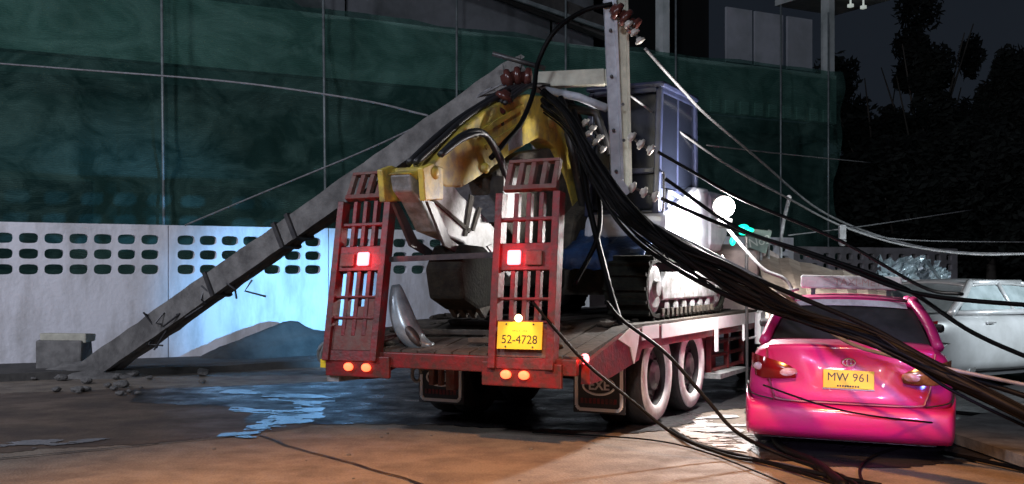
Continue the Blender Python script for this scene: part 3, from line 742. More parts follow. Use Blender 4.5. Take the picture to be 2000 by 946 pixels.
# blue tarp / motor cover in front of the house
bm = bmesh.new(); g = []
for i in range(15):
    row = []
    for j in range(11):
        x = .05 + .95*i/14; y = -1.15 + .75*j/10
        z = .66 + .34*(j/10)**.8 + .07*noise.noise(Vector((x*5, y*5, 3))) + .05*noise.noise(Vector((x*13, y*11, 3))) - (.12 if j == 0 else 0)
        row.append(bm.verts.new((x, y, z)))
    g.append(row)
for i in range(14):
    for j in range(10): bm.faces.new((g[i][j], g[i+1][j], g[i+1][j+1], g[i][j+1]))
o = link('blue_tarp', bm, M_['tar'], None, True); o.location = EX; o.rotation_euler = (0, 0, TY)
o.modifiers.new('s', 'SOLIDIFY').thickness = .01
tag(o, 'crumpled dark blue tarpaulin hanging over the track below the excavator cab', 'tarpaulin')
# boom, in the plane x = BX
BX = -.27
def yz(u, v, x=BX):
    """photo pixel -> (y,z) in the excavator frame on the vertical plane x = const (same maths as at())"""
    k = (u-1000)/F; c, s_ = math.cos(-TY), math.sin(-TY)
    # world X = EX.x + c*x + s*y ; Y = EX.y - s*x + c*y
    y = (k*(EX.y - s_*x) - EX.x - c*x) / (s_ - k*c)
    Y = EX.y - s_*x + c*y
    return (y, H - (v-HV)/F*Y - EX.z)
BF = BX + .11
boom_px = [(800, 338), (842, 326), (868, 292), (905, 250), (948, 216), (990, 194), (1031, 184), (1062, 188), (1082, 206), (1100, 245), (1122, 300), (1145, 400), (1150, 450), (1128, 450), (1118, 400), (1100, 330), (1084, 290), (1070, 276), (1052, 270), (1026, 284), (992, 306), (962, 328), (930, 350), (904, 366), (872, 366), (845, 350), (815, 352)]
bmr = ep('boom', lambda bm: prism(bm, [yz(u, v, BF) for u, v in boom_px], BX-.13, BF), M_['yellow'], bevel=.018)
ep('boom_rib', lambda bm: [prism(bm, [yz(*p) for p in ((905, 262), (1000, 205), (1005, 213), (910, 271))], BF, BF+.02), prism(bm, [yz(*p) for p in ((925, 285), (1010, 232), (1014, 240), (930, 294))], BF, BF+.018)], M_['yellow'], bmr)
ep('boom_patch', lambda bm: prism(bm, [yz(*p) for p in ((972, 262), (1000, 246), (1002, 285), (975, 296))], BF, BF+.006), M_['greyp'], bmr)
def pin(bm, u, v, r, x0=-.17, x1=.15):
    y, z = yz(u, v); lathe(bm, [(r*.5, x0-.02), (r, x0), (r, x1), (r*.5, x1+.02)], Matrix.Translation((BX, y, z)) @ Matrix.Rotation(R(90), 4, 'Y'), 16)
for q_ in ((1058, 238, .075), (805, 340, .06, -.245, .245), (925, 330, .05)): ep('pivot_pin', lambda bm: pin(bm, *q_), M_['yellow'], bmr, smooth=True)
for a_, b_ in ((-.24, -.18), (.18, .24)): ep('clevis', lambda bm: prism(bm, [yz(*p) for p in ((780, 330), (800, 322), (822, 330), (822, 392), (785, 394), (782, 350))], BX+a_, BX+b_), M_['yellow'], bmr, bevel=.012)
ep('hydraulic_cylinder', lambda bm: tube(bm, [(BX, *yz(902, 250)), (BX, *yz(965, 208))], .085, 12), M_['yellow'], bmr, smooth=True)
ep('cylinder_rod', lambda bm: tube(bm, [(BX, *yz(812, 322)), (BX, *yz(902, 250))], .03, 10), M_['chrome'], bmr, smooth=True)
ep('boom_cylinder', lambda bm: [tube(bm, [(BX+sx*.22, *yz(1075, 262)), (BX+sx*.22, *yz(1118, 470))], .045, 12) for sx in (-1, 1)], M_['dsteel'], bmr, smooth=True)
ep('hydraulic_hose', lambda bm: [tube(bm, spline([(BX-.02+.07*k, *yz(802, 318)), (BX-.02+.07*k, *yz(850, 272+4*k)), (BX-.02+.07*k, *yz(905, 228)), (BX-.02+.07*k, *yz(985, 178))], 6), .03, 8) for k in (0, 1)], M_['black'], bmr, smooth=True)  # black band of hoses also stands for shade under the leaning pole
hoses = lambda bm: [tube(bm, spline([(BX+.20+.03*k, *yz(822-4*k, 305)), (BX+.22+.02*k, *yz(862, 268+5*k)), (BX+.24, *yz(900+4*k, 262+4*k)), (BX+.25, *yz(930+4*k, 310)), (BX+.24, *yz(955+5*k, 375))], 8), .030, 6) for k in range(2)]
ep('hydraulic_hose', hoses, M_['black'], bmr, smooth=True)
ep('hydraulic_hose', lambda bm: [tube(bm, spline([(BX+.05*k, *yz(960, 195+3*k)), (BX+.05*k, *yz(1020, 168)), (BX+.05*k, *yz(1085, 190)), (BX+.05*k, *yz(1130, 280)), (BX+.1*k, *yz(1165, 420))], 8), .025, 6) for k in range(-1, 4)], M_['black'], bmr, smooth=True)
# stick
stick_px = [(800, 340), (842, 334), (872, 342), (900, 380), (945, 420), (985, 466), (975, 500), (948, 528), (925, 500), (905, 475), (850, 452), (822, 395), (805, 372)]
st = ep('stick', lambda bm: prism(bm, [yz(*p, BX+.10) for p in stick_px], BX-.11, BX+.10), M_['greyp'], bevel=.02)
ep('stick_edge', lambda bm: [prism(bm, [yz(*p) for p in q], BX+.10, BX+.118) for q in (((823, 392), (828, 390), (900, 450), (897, 456)), ((898, 380), (906, 386), (892, 462), (886, 462)), ((915, 405), (921, 408), (906, 452), (902, 450)))], M_['mud'], st)
for a_ in (-.2, .16): ep('bucket_link', lambda bm: prism(bm, [yz(*p) for p in ((800, 395), (811, 395), (846, 468), (890, 500), (880, 508), (834, 480))], BX+a_, BX+a_+.03), M_['dsteel'], st)
bk = [(915, 478), (948, 482), (972, 508), (986, 545), (972, 596), (935, 606), (906, 585), (898, 525)]
bkt = ep('bucket', lambda bm: prism(bm, [yz(*p, BX+.30) for p in bk], BX-.08, BX+.30), M_['track'], bevel=.035)
for k_ in range(4): ep('tooth', lambda bm: prism(bm, [yz(*p, BX+.30) for p in ((936, 600), (960, 598), (950, 622))], BX-.06+.1*k_, BX-.01+.1*k_), M_['mud'], bkt)
ep('bucket_lit_edge', lambda bm: prism(bm, [yz(*p) for p in ((895, 482), (905, 478), (948, 530), (938, 540))], BX+.30, BX+.32), M_['greyp'])  # pale strip, the bucket's lit edge put into colour
ep('counter_rod', lambda bm: (tube(bm, [(BX+.19, *yz(955, 385)), (BX+.19, *yz(960, 330))], .03, 8), box(bm, BX-.3, BX+.25, -2.3, -1.95, 1.0, 1.45)), M_['dsteel'])
# dark machinery behind stick
ep('boom_bracket', lambda bm: prism(bm, [yz(*p) for p in ((930, 350), (1000, 300), (1060, 290), (1090, 350), (1130, 480), (1120, 560), (1000, 560), (985, 460), (950, 410))], BX-.12, BX+.10), M_['mud'], bevel=.03)

# ---------------------------------------------------------------- leaning electricity pole, stump, beams
A = Vector(((175-1000)/F*16.0, 16.0, .02)); B = at(1005, 148, 12.25)
pl = tag(empty('utility_pole', A), 'snapped grey concrete utility pole leaning from the ground onto the excavator boom', 'utility pole')
def lp(name, build, m, **kw):
    bm = bmesh.new(); build(bm)
    for v in bm.verts: v.co -= A
    return link(name, bm, m, pl, **kw)
def shaft(bm):
    d = (B-A).normalized(); side_ = d.cross(Vector((0, 0, 1))).normalized(); up = side_.cross(d); W_, D_, g_ = .165, .15, .045
    prof = [(-W_, -D_), (W_, -D_), (W_, -.05), (W_-g_, -.035), (W_-g_, .035), (W_, .05), (W_, D_), (-W_, D_), (-W_, .05), (-W_+g_, .035), (-W_+g_, -.035), (-W_, -.05)]
    N = 40; rings = []
    for i in range(N+1):
        t = i/N; c = A.lerp(B, t); k = 1.02 - .14*t
        jag = .0
        rings.append([bm.verts.new(c + (up*x + side_*y)*k*(1 + .10*noise.noise(c*4 + Vector((x*9, y*9, 0)))) + (d*.45*noise.noise(Vector((x*12, y*12, 2))) if i in (0, N) else Vector())) for x, y in prof])
    n = len(prof)
    for a, b in zip(rings, rings[1:]):
        for k in range(n): bm.faces.new((a[k], a[(k+1) % n], b[(k+1) % n], b[k]))
    bm.faces.new(rings[0][::-1]); bm.faces.new(rings[-1])
lp('shaft', shaft, M_['conc'])
for t in (.36, .53, .56):
    dd = (B-A).normalized(); cc = A.lerp(B, t)
    lp('steel_band', lambda bm: beam(bm, cc - dd*.03, cc + dd*.03, .36, .36), M_['dsteel'])
def shreds(bm):
    for k in range(1):
        c = A.lerp(B, random.uniform(.16, .45)) + Vector((random.uniform(-.15, .15), -.12, random.uniform(-.25, .2)))
        tube(bm, [c, c + Vector((random.uniform(-.12, .12), -.03, random.uniform(-.2, .05))), c + Vector((random.uniform(-.2, .2), 0, random.uniform(-.35, -.05)))], .014, 5)
def long_shred(bm):
    c = at(330, 600, 15.0); tube(bm, spline([A.lerp(B, .22), c, at(326, 620, 15.0), at(306, 680, 15.2)], 6), .012, 5)
random.seed(3)
for k in range(14): lp('torn_cable', shreds, M_['black'])
lp('torn_cable', long_shred, M_['black'])
# broken concrete base
bs = tag(empty('pole_base', (-6.75, 16.15, 0)), 'broken square concrete block beside the foot of the leaning pole', 'concrete block')
bm = bmesh.new(); box(bm, -.33, .36, -.2, .30, -.02, .52)
for v in bm.verts: v.co += noise.noise_vector(v.co*3)*.06
link('block', bm, M_['conc'], bs, bevel=.03)
bm = bmesh.new(); box(bm, -.30, .42, -.16, .22, .49, .62)
for v in bm.verts: v.co += noise.noise_vector(v.co*4)*.05
link('cap_slab', bm, M_['conc_light'], bs, bevel=.02)
mound('rubble_heap', (-6.35, 15.9, .02), .95, .5, .22, M_['conc'], 'small heap of crushed concrete round the pole foot', 'rubble', 0, 5)

# upright twin crossarm hanging by the cab
CY = 11.35
cr = tag(empty('crossarm', at(1200, 380, CY)), 'upright pair of long grey and cream beams hanging in front of the excavator cab', 'crossarm')
def cp(name, build, m, **kw):
    bm = bmesh.new(); build(bm)
    for v in bm.verts: v.co -= cr.location
    return link(name, bm, m, cr, **kw)
def channel(u0, v0, u1, v1, w, y, thick=.10):
    def f(bm):
        a, b = at(u0, v0, y), at(u1, v1, y)
        beam(bm, a, b, .018 if thick is None else w, .03, Vector((0, -1, 0)))
        beam(bm, a + Vector((-w/2+.012, .055, 0)), b + Vector((-w/2+.012, .055, 0)), .024, .08, Vector((0, -1, 0)))
        beam(bm, a + Vector((w/2-.012, -.0, 0)), b + Vector((w/2-.012, -.0, 0)), .028, .09, Vector((0, -1, 0)))
    return f
cp('grey_beam', channel(1188, -70, 1206, 352, .125, CY), M_['conc_blue'])
cp('cream_beam', channel(1212, -70, 1222, 372, .13, CY+.14), M_['conc_light'])
cp('bolt', lambda bm: [lathe(bm, [(.018, 0), (.018, .03), (.006, .035)], Matrix.Translation(at(u, v, CY-.02)) @ Matrix.Rotation(R(90), 4, 'X'), 8) for u, v in ((1192, 60), (1194, 150), (1198, 255), (1203, 335), (1216, 205), (1218, 275))], M_['dsteel'])
cp('bracket', lambda bm: (beam(bm, at(1206, 350, CY), at(1228, 378, CY), .07, .04, Vector((0, -1, 0))), beam(bm, at(1196, 352, CY), at(1215, 374, CY), .03, .03)), M_['conc_blue'])
hb = tag(empty('crossarm', at(1045, 155, 11.9)), 'short level concrete beam lying on top of the boom, meeting the upright beams', 'crossarm')
bm = bmesh.new(); beam(bm, at(1045, 158, 11.9), at(1182, 152, 11.75), .16, .17); beam(bm, at(1182, 152, 11.75), at(1226, 150, 11.7), .14, .16)
for v in bm.verts: v.co += noise.noise_vector(v.co*4)*.012 - hb.location
link('beam', bm, M_['conc_light'], hb, bevel=.015)
def bar(name, pts, r, m, lab, cat, grp=None, n=8, sm=True):
    bm = bmesh.new(); tube(bm, pts, r, n); return tag(link(name, bm, m, None, sm), lab, cat, grp)
bar('steel_brace', [at(1042, 172, 11.7), at(1130, 190, 11.6), at(1186, 212, 11.5)], .045, M_['conc_blue'], 'pale grey steel brace slanting from the boom top to the upright beams', 'brace')
bar('steel_rod', [at(962, 105, 11.8), at(1065, 134, 11.8)], .028, M_['dsteel'], 'short dark rod standing off above the insulators at the boom top', 'rod')
bar('steel_rod', [at(1110, 210, 11.9), at(1165, 222, 11.8), at(1190, 300, 11.7)], .05, M_['dsteel'], 'dark bent rod behind the pale insulators beside the upright beams', 'rod')

def insulators(spec, m, lab, grp='porcelain insulators of the fallen line', Y=11.6, r=.075):
    pts = [at(u, v, Y) for u, v in spec]; e = tag(empty('insulator_string', pts[0]), lab, 'insulator', grp)
    for i, p in enumerate(pts):
        d = (pts[min(i+1, len(pts)-1)] - pts[max(i-1, 0)]).normalized(); Mt = Matrix.Translation(p - pts[0]) @ d.to_track_quat('Z', 'Y').to_matrix().to_4x4()
        bm = bmesh.new(); lathe(bm, [(.02, -r*.7), (r*.5, -r*.66), (r*.62, -r*.3), (r*.95, -.2*r), (r, .05*r), (r*.93, .3*r), (r*.5, .42*r), (.022, r*.5)], Mt, 18)
        link('disc', bm, m, e, True)
    bm = bmesh.new(); tube(bm, [p - pts[0] for p in pts], .013, 6); link('rod', bm, M_['dsteel'], e)
insulators([(985, 190), (970, 214), (966, 240)], M_['insul'], 'dark brown insulator string lying on the yellow boom near its peak', r=.10, Y=10.95)
insulators([(992, 155), (1010, 150), (1030, 152)], M_['insul'], 'cluster of dark brown insulators at the pole top above the boom', r=.11, Y=11.5)
insulators([(1234, 268), (1252, 282), (1271, 293)], M_['insul_p'], 'three pale insulators right of the cream beam, middle of its height', r=.062, Y=11.3)
insulators([(1236, 366), (1258, 376), (1280, 384)], M_['insul_p'], 'three pale insulators at the lower end of the cream beam', r=.062, Y=11.3)
insulators([(1144, 240), (1158, 252), (1172, 270)], M_['insul_p'], 'grey insulators behind the upright grey beam, beside the black hoses', r=.055, Y=11.7)
insulators([(1150, 262), (1164, 278), (1178, 292)], M_['insul_p'], 'grey insulators just under another string, left of the upright beams', r=.05, Y=11.6)
insulators([(1205, 22), (1222, 34), (1238, 50)], M_['insul'], 'brown insulator cluster near the top of the upright beams', r=.10, Y=11.3)
insulators([(1228, 48), (1240, 64), (1250, 80)], M_['insul_p'], 'small pale insulators below the brown ones at the top of the beams', r=.055, Y=11.2)

# ---------------------------------------------------------------- cars
def sedan(name, loc, rz, paint, lab, cat, roll=0, sc=1, plate=None, sign=False, strip=True, lens=None, glass=None):
    glass = glass or M_['glass']
    c = tag(empty(name, loc, rot=(0, roll, rz)), lab, cat); c.scale = (sc, sc, sc)
    def p(nm, build, m, parent=c, **kw):
        bm = bmesh.new(); build(bm); return link(nm, bm, m, parent, **kw)
    # lower body: loft of cross sections, y from tail (0) to nose (4.3)
    st_ = [(.10, .77, .90, .22), (.26, .815, .925, .19), (.8, .825, .93, .18), (1.6, .82, .90, .16), (2.6, .82, .88, .16), (3.2, .81, .86, .17), (3.7, .79, .78, .18), (4.1, .74, .70, .2), (4.3, .60, .58, .26)]
    def body(bm):
        rings = []
        for y, w, top, bot in st_:
            mid = (top+bot)/2
            prof = [(0, top), (.45*w, top), (.80*w, top-.008), (.94*w, top-.05), (1.0*w, top-.16), (1.02*w, mid), (1.0*w, bot+.12), (.95*w, bot), (.5*w, bot), (0, bot)]
            prof += [(-x, z) for x, z in prof[-2:0:-1]]
            rings.append([bm.verts.new((x, y, z)) for x, z in prof])
        n = len(rings[0])
        for a, b in zip(rings, rings[1:]):
            for k in range(n):
                bm.faces.new((a[k], a[(k+1) % n], b[(k+1) % n], b[k]))
        bm.faces.new(rings[0][::-1]); bm.faces.new(rings[-1])
    p('body', body, paint, smooth=True, sub=1)
    # trunk lid
    def lid(bm):
        prof = [(.80, .945), (.45, .950), (.16, .945), (.085, .925), (.10, .89), (.09, .80), (.075, .74), (.055, .60), (.03, .52), (.035, .475)]
        NX = 24; g = []
        for i in range(NX+1):
            x = -.66 + 1.32*i/NX; a = abs(x)/.66; row = []
            for j, (y, z) in enumerate(prof):
                xx = x * (1 if j < 5 else 1 - .10*(j-4)/5)
                rec = .035 if (abs(xx) < .335 - .05*(j-5) and j in (5, 6)) else 0
                row.append(bm.verts.new((xx, y + .06*a**3 + rec, z - (.02*a**4))))
            g.append(row)
        for i in range(NX):
            for j in range(len(prof)-1): bm.faces.new((g[i][j], g[i+1][j], g[i+1][j+1], g[i][j+1]))
    p('trunk_lid', lid, paint, smooth=True, sub=1)
    def bump(bm):
        prof = [(.09, .455), (-.005, .445), (-.045, .42), (-.055, .34), (-.035, .25), (.0, .19), (.12, .15)]
        NX = 28; g = []
        for i in range(NX+1):
            t = -1 + 2*i/NX; a = abs(t); x = .845*math.sin(t*PI/2)**1 if a < 1 else .845*t
            x = .845 * (1 if t > 0 else -1) * (1 - (1-a)**2.2); yy = .05*a**2 + .45*max(0, a-.72)**1.3/.28**1.3*.9
            g.append([bm.verts.new((x, y + yy, z + (.12*max(0, a-.70)/.3 if j < 3 else 0))) for j, (y, z) in enumerate(prof)])
        for i in range(NX):
            for j in range(len(prof)-1): bm.faces.new((g[i][j], g[i+1][j], g[i+1][j+1], g[i][j+1]))
    p('rear_bumper', bump, paint, smooth=True, sub=1)
    # tail lights
    for sx in (-1, 1):
        def tl(bm):
            NX, NZ = 10, 6; g = []
            for i in range(NX+1):
                t = i/NX; x = .42 + .385*t; yb = .045 + .05*(x/.66)**3 + 2.2*max(0, t-.70)**2
                zt = .715 + .125*t**.6 - .03*max(0, t-.8); zb = .655 - .015*math.sin(t*PI)
                g.append([bm.verts.new((sx*x, yb - .035*math.sin(PI*min(1, .1+t*.8))*math.sin(PI*(.1+.8*k/NZ)) - .012, zb + (zt-zb)*k/NZ)) for k in range(NZ+1)])
            for i in range(NX):
                for k in range(NZ): bm.faces.new((g[i][k], g[i+1][k], g[i+1][k+1], g[i][k+1]))
        m_ = lens or (M_['redlens'] if sx < 0 else M_['amberlens'])
        t_ = p('tail_light', tl, m_, smooth=True)
        bm = bmesh.new(); bmesh.ops.create_uvsphere(bm, u_segments=14, v_segments=8, radius=1, matrix=Matrix.Translation((sx*.49, .055, .70)) @ Matrix.Diagonal((.085, .035, .042, 1)))
        link('reversing_lens', bm, M_['clearlens'] if not lens else lens, t_, True)
        bm = bmesh.new(); bmesh.ops.create_uvsphere(bm, u_segments=14, v_segments=8, radius=1, matrix=Matrix.Translation((sx*.71, .105, .735)) @ Matrix.Diagonal((.065, .035, .035, 1)))
        link('indicator_lens', bm, M_['clearlens'] if not lens else lens, t_, True)
    # lid seams
    p('seam', lambda bm: [tube(bm, spline([(sx*.665, .13, .89), (sx*.655, .10, .80), (sx*.64, .09, .66), (sx*.60, .055, .52), (sx*.52, .035, .468), (0, .02, .462)], 6), .009, 5) for sx in (-1, 1)], M_['taxi_d'] if paint is M_['taxi'] else M_['ink'])
    p('bumper_seam', lambda bm: [tube(bm, spline([(sx*.60, .06, .462), (sx*.78, .13, .50), (sx*.825, .24, .58), (sx*.835, .50, .56)], 6), .007, 5) for sx in (-1, 1)], M_['ink'])
    p('underbody', lambda bm: box(bm, -.70, .70, .25, 4.0, .12, .24), M_['black'])
    # greenhouse
    zb, zt = .925, 1.275; b_ = dict(y0=.72, y1=3.15, x=.70); t_ = dict(y0=1.28, y1=2.35, x=.54)
    def roof(bm):
        g = []
        for i in range(11):
            x = (-1 + 2*i/10); row = []
            for j in range(9):
                y = t_['y0'] - .06 + (t_['y1'] - t_['y0'] + .12)*j/8; e_ = abs(x)**2.5; f_ = (abs(j-4)/4)**3
                row.append(bm.verts.new((x*(t_['x']+.035), y, zt + .055 - .05*e_ - .035*f_)))
            g.append(row)
        for i in range(10):
            for j in range(8): bm.faces.new((g[i][j], g[i+1][j], g[i+1][j+1], g[i][j+1]))
    rf = p('roof', roof, paint, smooth=True)
    rf.modifiers.new('s', 'SOLIDIFY').thickness = .03
    def pillars(bm):
        for sx in (-1, 1):
            tube(bm, spline([(sx*(b_['x']+.03), b_['y0']-.06, zb-.02), (sx*.66, .98, 1.10), (sx*(t_['x']+.005), t_['y0']+.02, zt+.015)], 6), .048, 8)
            tube(bm, spline([(sx*(b_['x']+.02), b_['y1']+.05, zb-.05), (sx*.645, 2.8, 1.10), (sx*t_['x'], t_['y1']-.02, zt+.01)], 6), .032, 8)
            tube(bm, [(sx*(b_['x']+.025), 1.95, zb-.02), (sx*(t_['x']+.01), 1.85, zt+.01)], .03, 8)
            tube(bm, [(sx*(t_['x']+.01), t_['y0'], zt+.012), (sx*(t_['x']+.01), t_['y1'], zt+.012)], .03, 8)
            tube(bm, [(sx*(b_['x']+.02), b_['y0'], zb-.01), (sx*(b_['x']+.02), b_['y1'], zb-.02)], .035, 8)
        for zz in (.16,): pass
    p('pillar', pillars, paint, smooth=True)
    def quad(bm, pts): bm.faces.new([bm.verts.new(q) for q in pts])
    def rearglass(bm):
        N = 10; g = []
        for i in range(N+1):
            a = -1+2*i/N; g.append([bm.verts.new((a*(b_['x']-.02 + (t_['x']-b_['x'])*k/6), (b_['y0']+(t_['y0']-b_['y0'])*k/6) + .05*a*a - .02*math.sin(PI*k/6), zb + (zt+.03-zb)*k/6 - .02*a*a)) for k in range(7)])
        for i in range(N):
            for k in range(6): bm.faces.new((g[i][k], g[i+1][k], g[i+1][k+1], g[i][k+1]))
    rg = p('rear_window', rearglass, glass, smooth=True)
    if strip:
        def st(bm):
            for i in range(8):
                a0, a1 = -.92+1.84*i/8, -.92+1.84*(i+1)/8
                f = lambda a, k: (a*(b_['x']-.03 + (t_['x']-b_['x'])*k/6), (b_['y0']+(t_['y0']-b_['y0'])*k/6) + .05*a*a - .05, zb + (zt+.03-zb)*k/6 - .02*a*a)
                quad(bm, [f(a0, 4.9), f(a1, 4.9), f(a1, 5.7), f(a0, 5.7)])
        o = p('sun_strip', st, M_['rim'], rg); o.modifiers.new('s', 'SOLIDIFY').thickness = .004
        p('wiper', lambda bm: tube(bm, [(-.05, b_['y0']-.08, zb+.03), (-.045, b_['y0']-.09, zb-.0)], .008, 6), M_['chrome'], rg)
    p('windscreen', lambda bm: quad(bm, [(-b_['x']+.02, b_['y1'], zb), (b_['x']-.02, b_['y1'], zb), (t_['x'], t_['y1'], zt+.02), (-t_['x'], t_['y1'], zt+.02)]), glass)
    for sx in (-1, 1):
        p('side_window', lambda bm: quad(bm, [(sx*(b_['x']+.02), b_['y0']+.12, zb), (sx*(b_['x']+.02), 1.93, zb), (sx*t_['x'], 1.84, zt), (sx*t_['x'], t_['y0']+.05, zt)]), glass)
        p('side_window', lambda bm: quad(bm, [(sx*(b_['x']+.02), 1.97, zb), (sx*(b_['x']+.02), b_['y1']-.1, zb), (sx*t_['x'], t_['y1']-.04, zt), (sx*t_['x'], 1.88, zt)]), glass)
        p('door_handle', lambda bm: [box(bm, sx*.825-.015, sx*.825+.015, y, y+.16, .78, .80) for y in (1.25, 2.2)], M_['chrome'])
        p('wing_mirror', lambda bm: box(bm, sx*.78, sx*.95, 2.9, 3.0, .92, 1.01), M_['black'], bevel=.03)
        for y in (.80, 3.30):
            w = empty('wheel', (sx*.70, y, .285)); w.parent = c
            bm = bmesh.new(); Mx = Matrix.Rotation(R(90)*sx, 4, 'Y')
            lathe(bm, [(.17, -.09), (.26, -.10), (.285, -.07), (.285, .07), (.26, .10), (.17, .09)], Mx, 28, True); link('tyre', bm, M_['tyre'], w, True)
            bm = bmesh.new(); lathe(bm, [(.17, -.02), (.17, .09), (.15, .09), (.13, .05), (.04, .07), (.02, .07)], Mx, 20)
            link('rim', bm, M_['cable_g'], w)
    p('headlight', lambda bm: [box(bm, sx*.62-.12, sx*.62+.12, 4.05, 4.22, .56, .68) for sx in (-1, 1)], M_['clearlens'], bevel=.03)
    if plate:
        bm = bmesh.new(); box(bm, -.20, .20, .035, .045, .585, .735); pp = link('number_plate', bm, M_['yplate'], c, bevel=.004)
        text_mesh('plate_number', plate, .095, Matrix.Translation((0, .033, .675)) @ Matrix.Rotation(R(90), 4, 'X'), M_['ink'], pp, .001)
        bm = bmesh.new()
        for k in range(9): box(bm, -.09+.02*k, -.09+.02*k+.013, .030, .035, .598, .612)
        link('plate_lettering', bm, M_['ink'], pp)
        bm = bmesh.new(); box(bm, -.205, .205, .038, .048, .575, .584); link('plate_frame', bm, M_['chrome'], pp)
        bm = bmesh.new(); tube(bm, [(.05*math.cos(t), .05, .80 + .03*math.sin(t)) for t in [2*PI*k/20 for k in range(21)]], .006, 6); tube(bm, [(.018*math.cos(t), .05, .80 + .03*math.sin(t)) for t in [2*PI*k/20 for k in range(21)]], .005, 6)
        link('emblem', bm, M_['chrome'], c)
    if sign:
        sg = p('roof_sign', lambda bm: box(bm, -.47, .47, 1.72, 1.86, 1.375, 1.505), M_['rim'], bevel=.02)
        text_mesh('sign_lettering', 'TAXI-METER', .10, Matrix.Translation((.12, 1.717, 1.44)) @ Matrix.Rotation(R(90), 4, 'X'), mat('faded_letters', (.52, .36, .33), None, .6), sg, .001)
        p('sign_bracket', lambda bm: [box(bm, x-.02, x+.02, 1.75, 1.83, 1.31, 1.376) for x in (-.35, .35)], M_['dsteel'], sg)
    return c
taxi = sedan('taxi', (2.74, 8.80, 0), R(-17.5), M_['taxi'], 'bright pink taxi with a white roof sign and yellow plate, under fallen cables', 'taxi', roll=R(1.2), plate='MW 961', sign=True, glass=mat('hazy_glass', (.045, .045, .04), (.025, .025, .022), .3, scale=4))
sil = sedan('parked_car', (4.50, 13.7, .08), R(-58), M_['silver'], 'grey silver saloon lit bluish white, behind the pink taxi at the picture edge', 'car', sc=1.03, strip=False, lens=M_['redlens'], glass=mat('pale_lit_glass', (.13, .15, .16), (.08, .095, .10), .15, scale=3))  # pale lamplight on the windows put into the glass colour
grn = sedan('parked_car', (5.0, 16.9, 0), R(-62), M_['greenc'], 'dark green saloon mostly hidden behind the silver car, sheet metal on its roof', 'car', sc=1.0, strip=False, lens=M_['redlens'])

# ---------------------------------------------------------------- crumpled sheets, awning, small lamps and signs
def crumple(c, sx, sy, h, seed, rot, m, name, lab, cat, grp=None, n=16):
    bm = bmesh.new(); g = []
    for i in range(n+1):
        row = []
        for j in range(n+1):
            x, y = (i/n-.5)*sx, (j/n-.5)*sy; z = h*(abs(noise.noise(Vector((x*4/sx+seed, y*4/sy, seed))))*1.4 + .5*noise.noise(Vector((x*9/sx, y*9/sy+seed, seed))))
            row.append(bm.verts.new((x*(1+.2*noise.noise(Vector((y*6, seed, 0)))), y*(1+.25*noise.noise(Vector((x*6, seed, 4)))), z)))
        g.append(row)
    for i in range(n):
        for j in range(n): bm.faces.new((g[i][j], g[i+1][j], g[i+1][j+1], g[i][j+1]))
    o = link(name, bm, m); o.location = c; o.rotation_euler = rot; o.modifiers.new('s', 'SOLIDIFY').thickness = .006
    return tag(o, lab, cat, grp)
crumple(at(1785, 562, 17.4), 1.1, .7, .25, 3, (R(12), R(8), .3), M_['foil'], 'crumpled_sheet', 'crumpled shiny sheet metal lying on the dark green car roof', 'sheet metal')
crumple(at(1768, 530, 17.8), .9, .5, .22, 8, (R(50), R(-6), .2), M_['foil'], 'crumpled_sheet', 'crumpled shiny sheet standing up behind the pile, before the far wall', 'sheet metal')
crumple(at(1832, 548, 17.3), .35, .6, .15, 12, (R(60), R(35), .1), M_['foil'], 'crumpled_sheet', 'small folded shiny sheet leaning at the pile beside the silver car', 'sheet metal')
bar('metal_strut', [at(1812, 512, 17), at(1840, 552, 16.6), at(1900, 574, 14.6)], .028, M_['foil'], 'thin bright metal strut rising from the crumpled sheets over the silver car', 'strut')
bar('metal_strut', [at(1802, 548, 17.2), at(1826, 571, 17.1)], .02, M_['foil'], 'short bright strut lying in the crumpled sheets', 'strut')
aw = tag(empty('fallen_awning', at(1600, 560, 14)), 'tan roof sheet of a collapsed awning seen above the taxi roof', 'awning')
bm = bmesh.new(); q = [at(1476, 493, 15.2), at(1732, 549, 15.2), at(1735, 580, 12.6), at(1500, 580, 12.6)]
vs = []
for i in range(13):
    row = []
    for j in range(5):
        c = q[0].lerp(q[1], i/12).lerp(q[3].lerp(q[2], i/12), j/4); row.append(bm.verts.new(c - aw.location + Vector((0, 0, .02*math.sin(i*2.6) + .04*noise.noise(c*2)))))
    vs.append(row)
for i in range(12):
    for j in range(4): bm.faces.new((vs[i][j], vs[i+1][j], vs[i+1][j+1], vs[i][j+1]))
o = link('roof_sheet', bm, M_['tan'], aw); o.modifiers.new('s', 'SOLIDIFY').thickness = .03
bm = bmesh.new()
for c in q: tube(bm, [c - aw.location - Vector((0, 0, .02)), Vector((c.x, c.y, 0)) - aw.location], .03, 8)
for a, b in ((0, 1), (3, 2)): beam(bm, q[a]-aw.location-Vector((0, 0, .05)), q[b]-aw.location-Vector((0, 0, .05)), .04, .06)
link('post', bm, M_['conc_light'], aw)
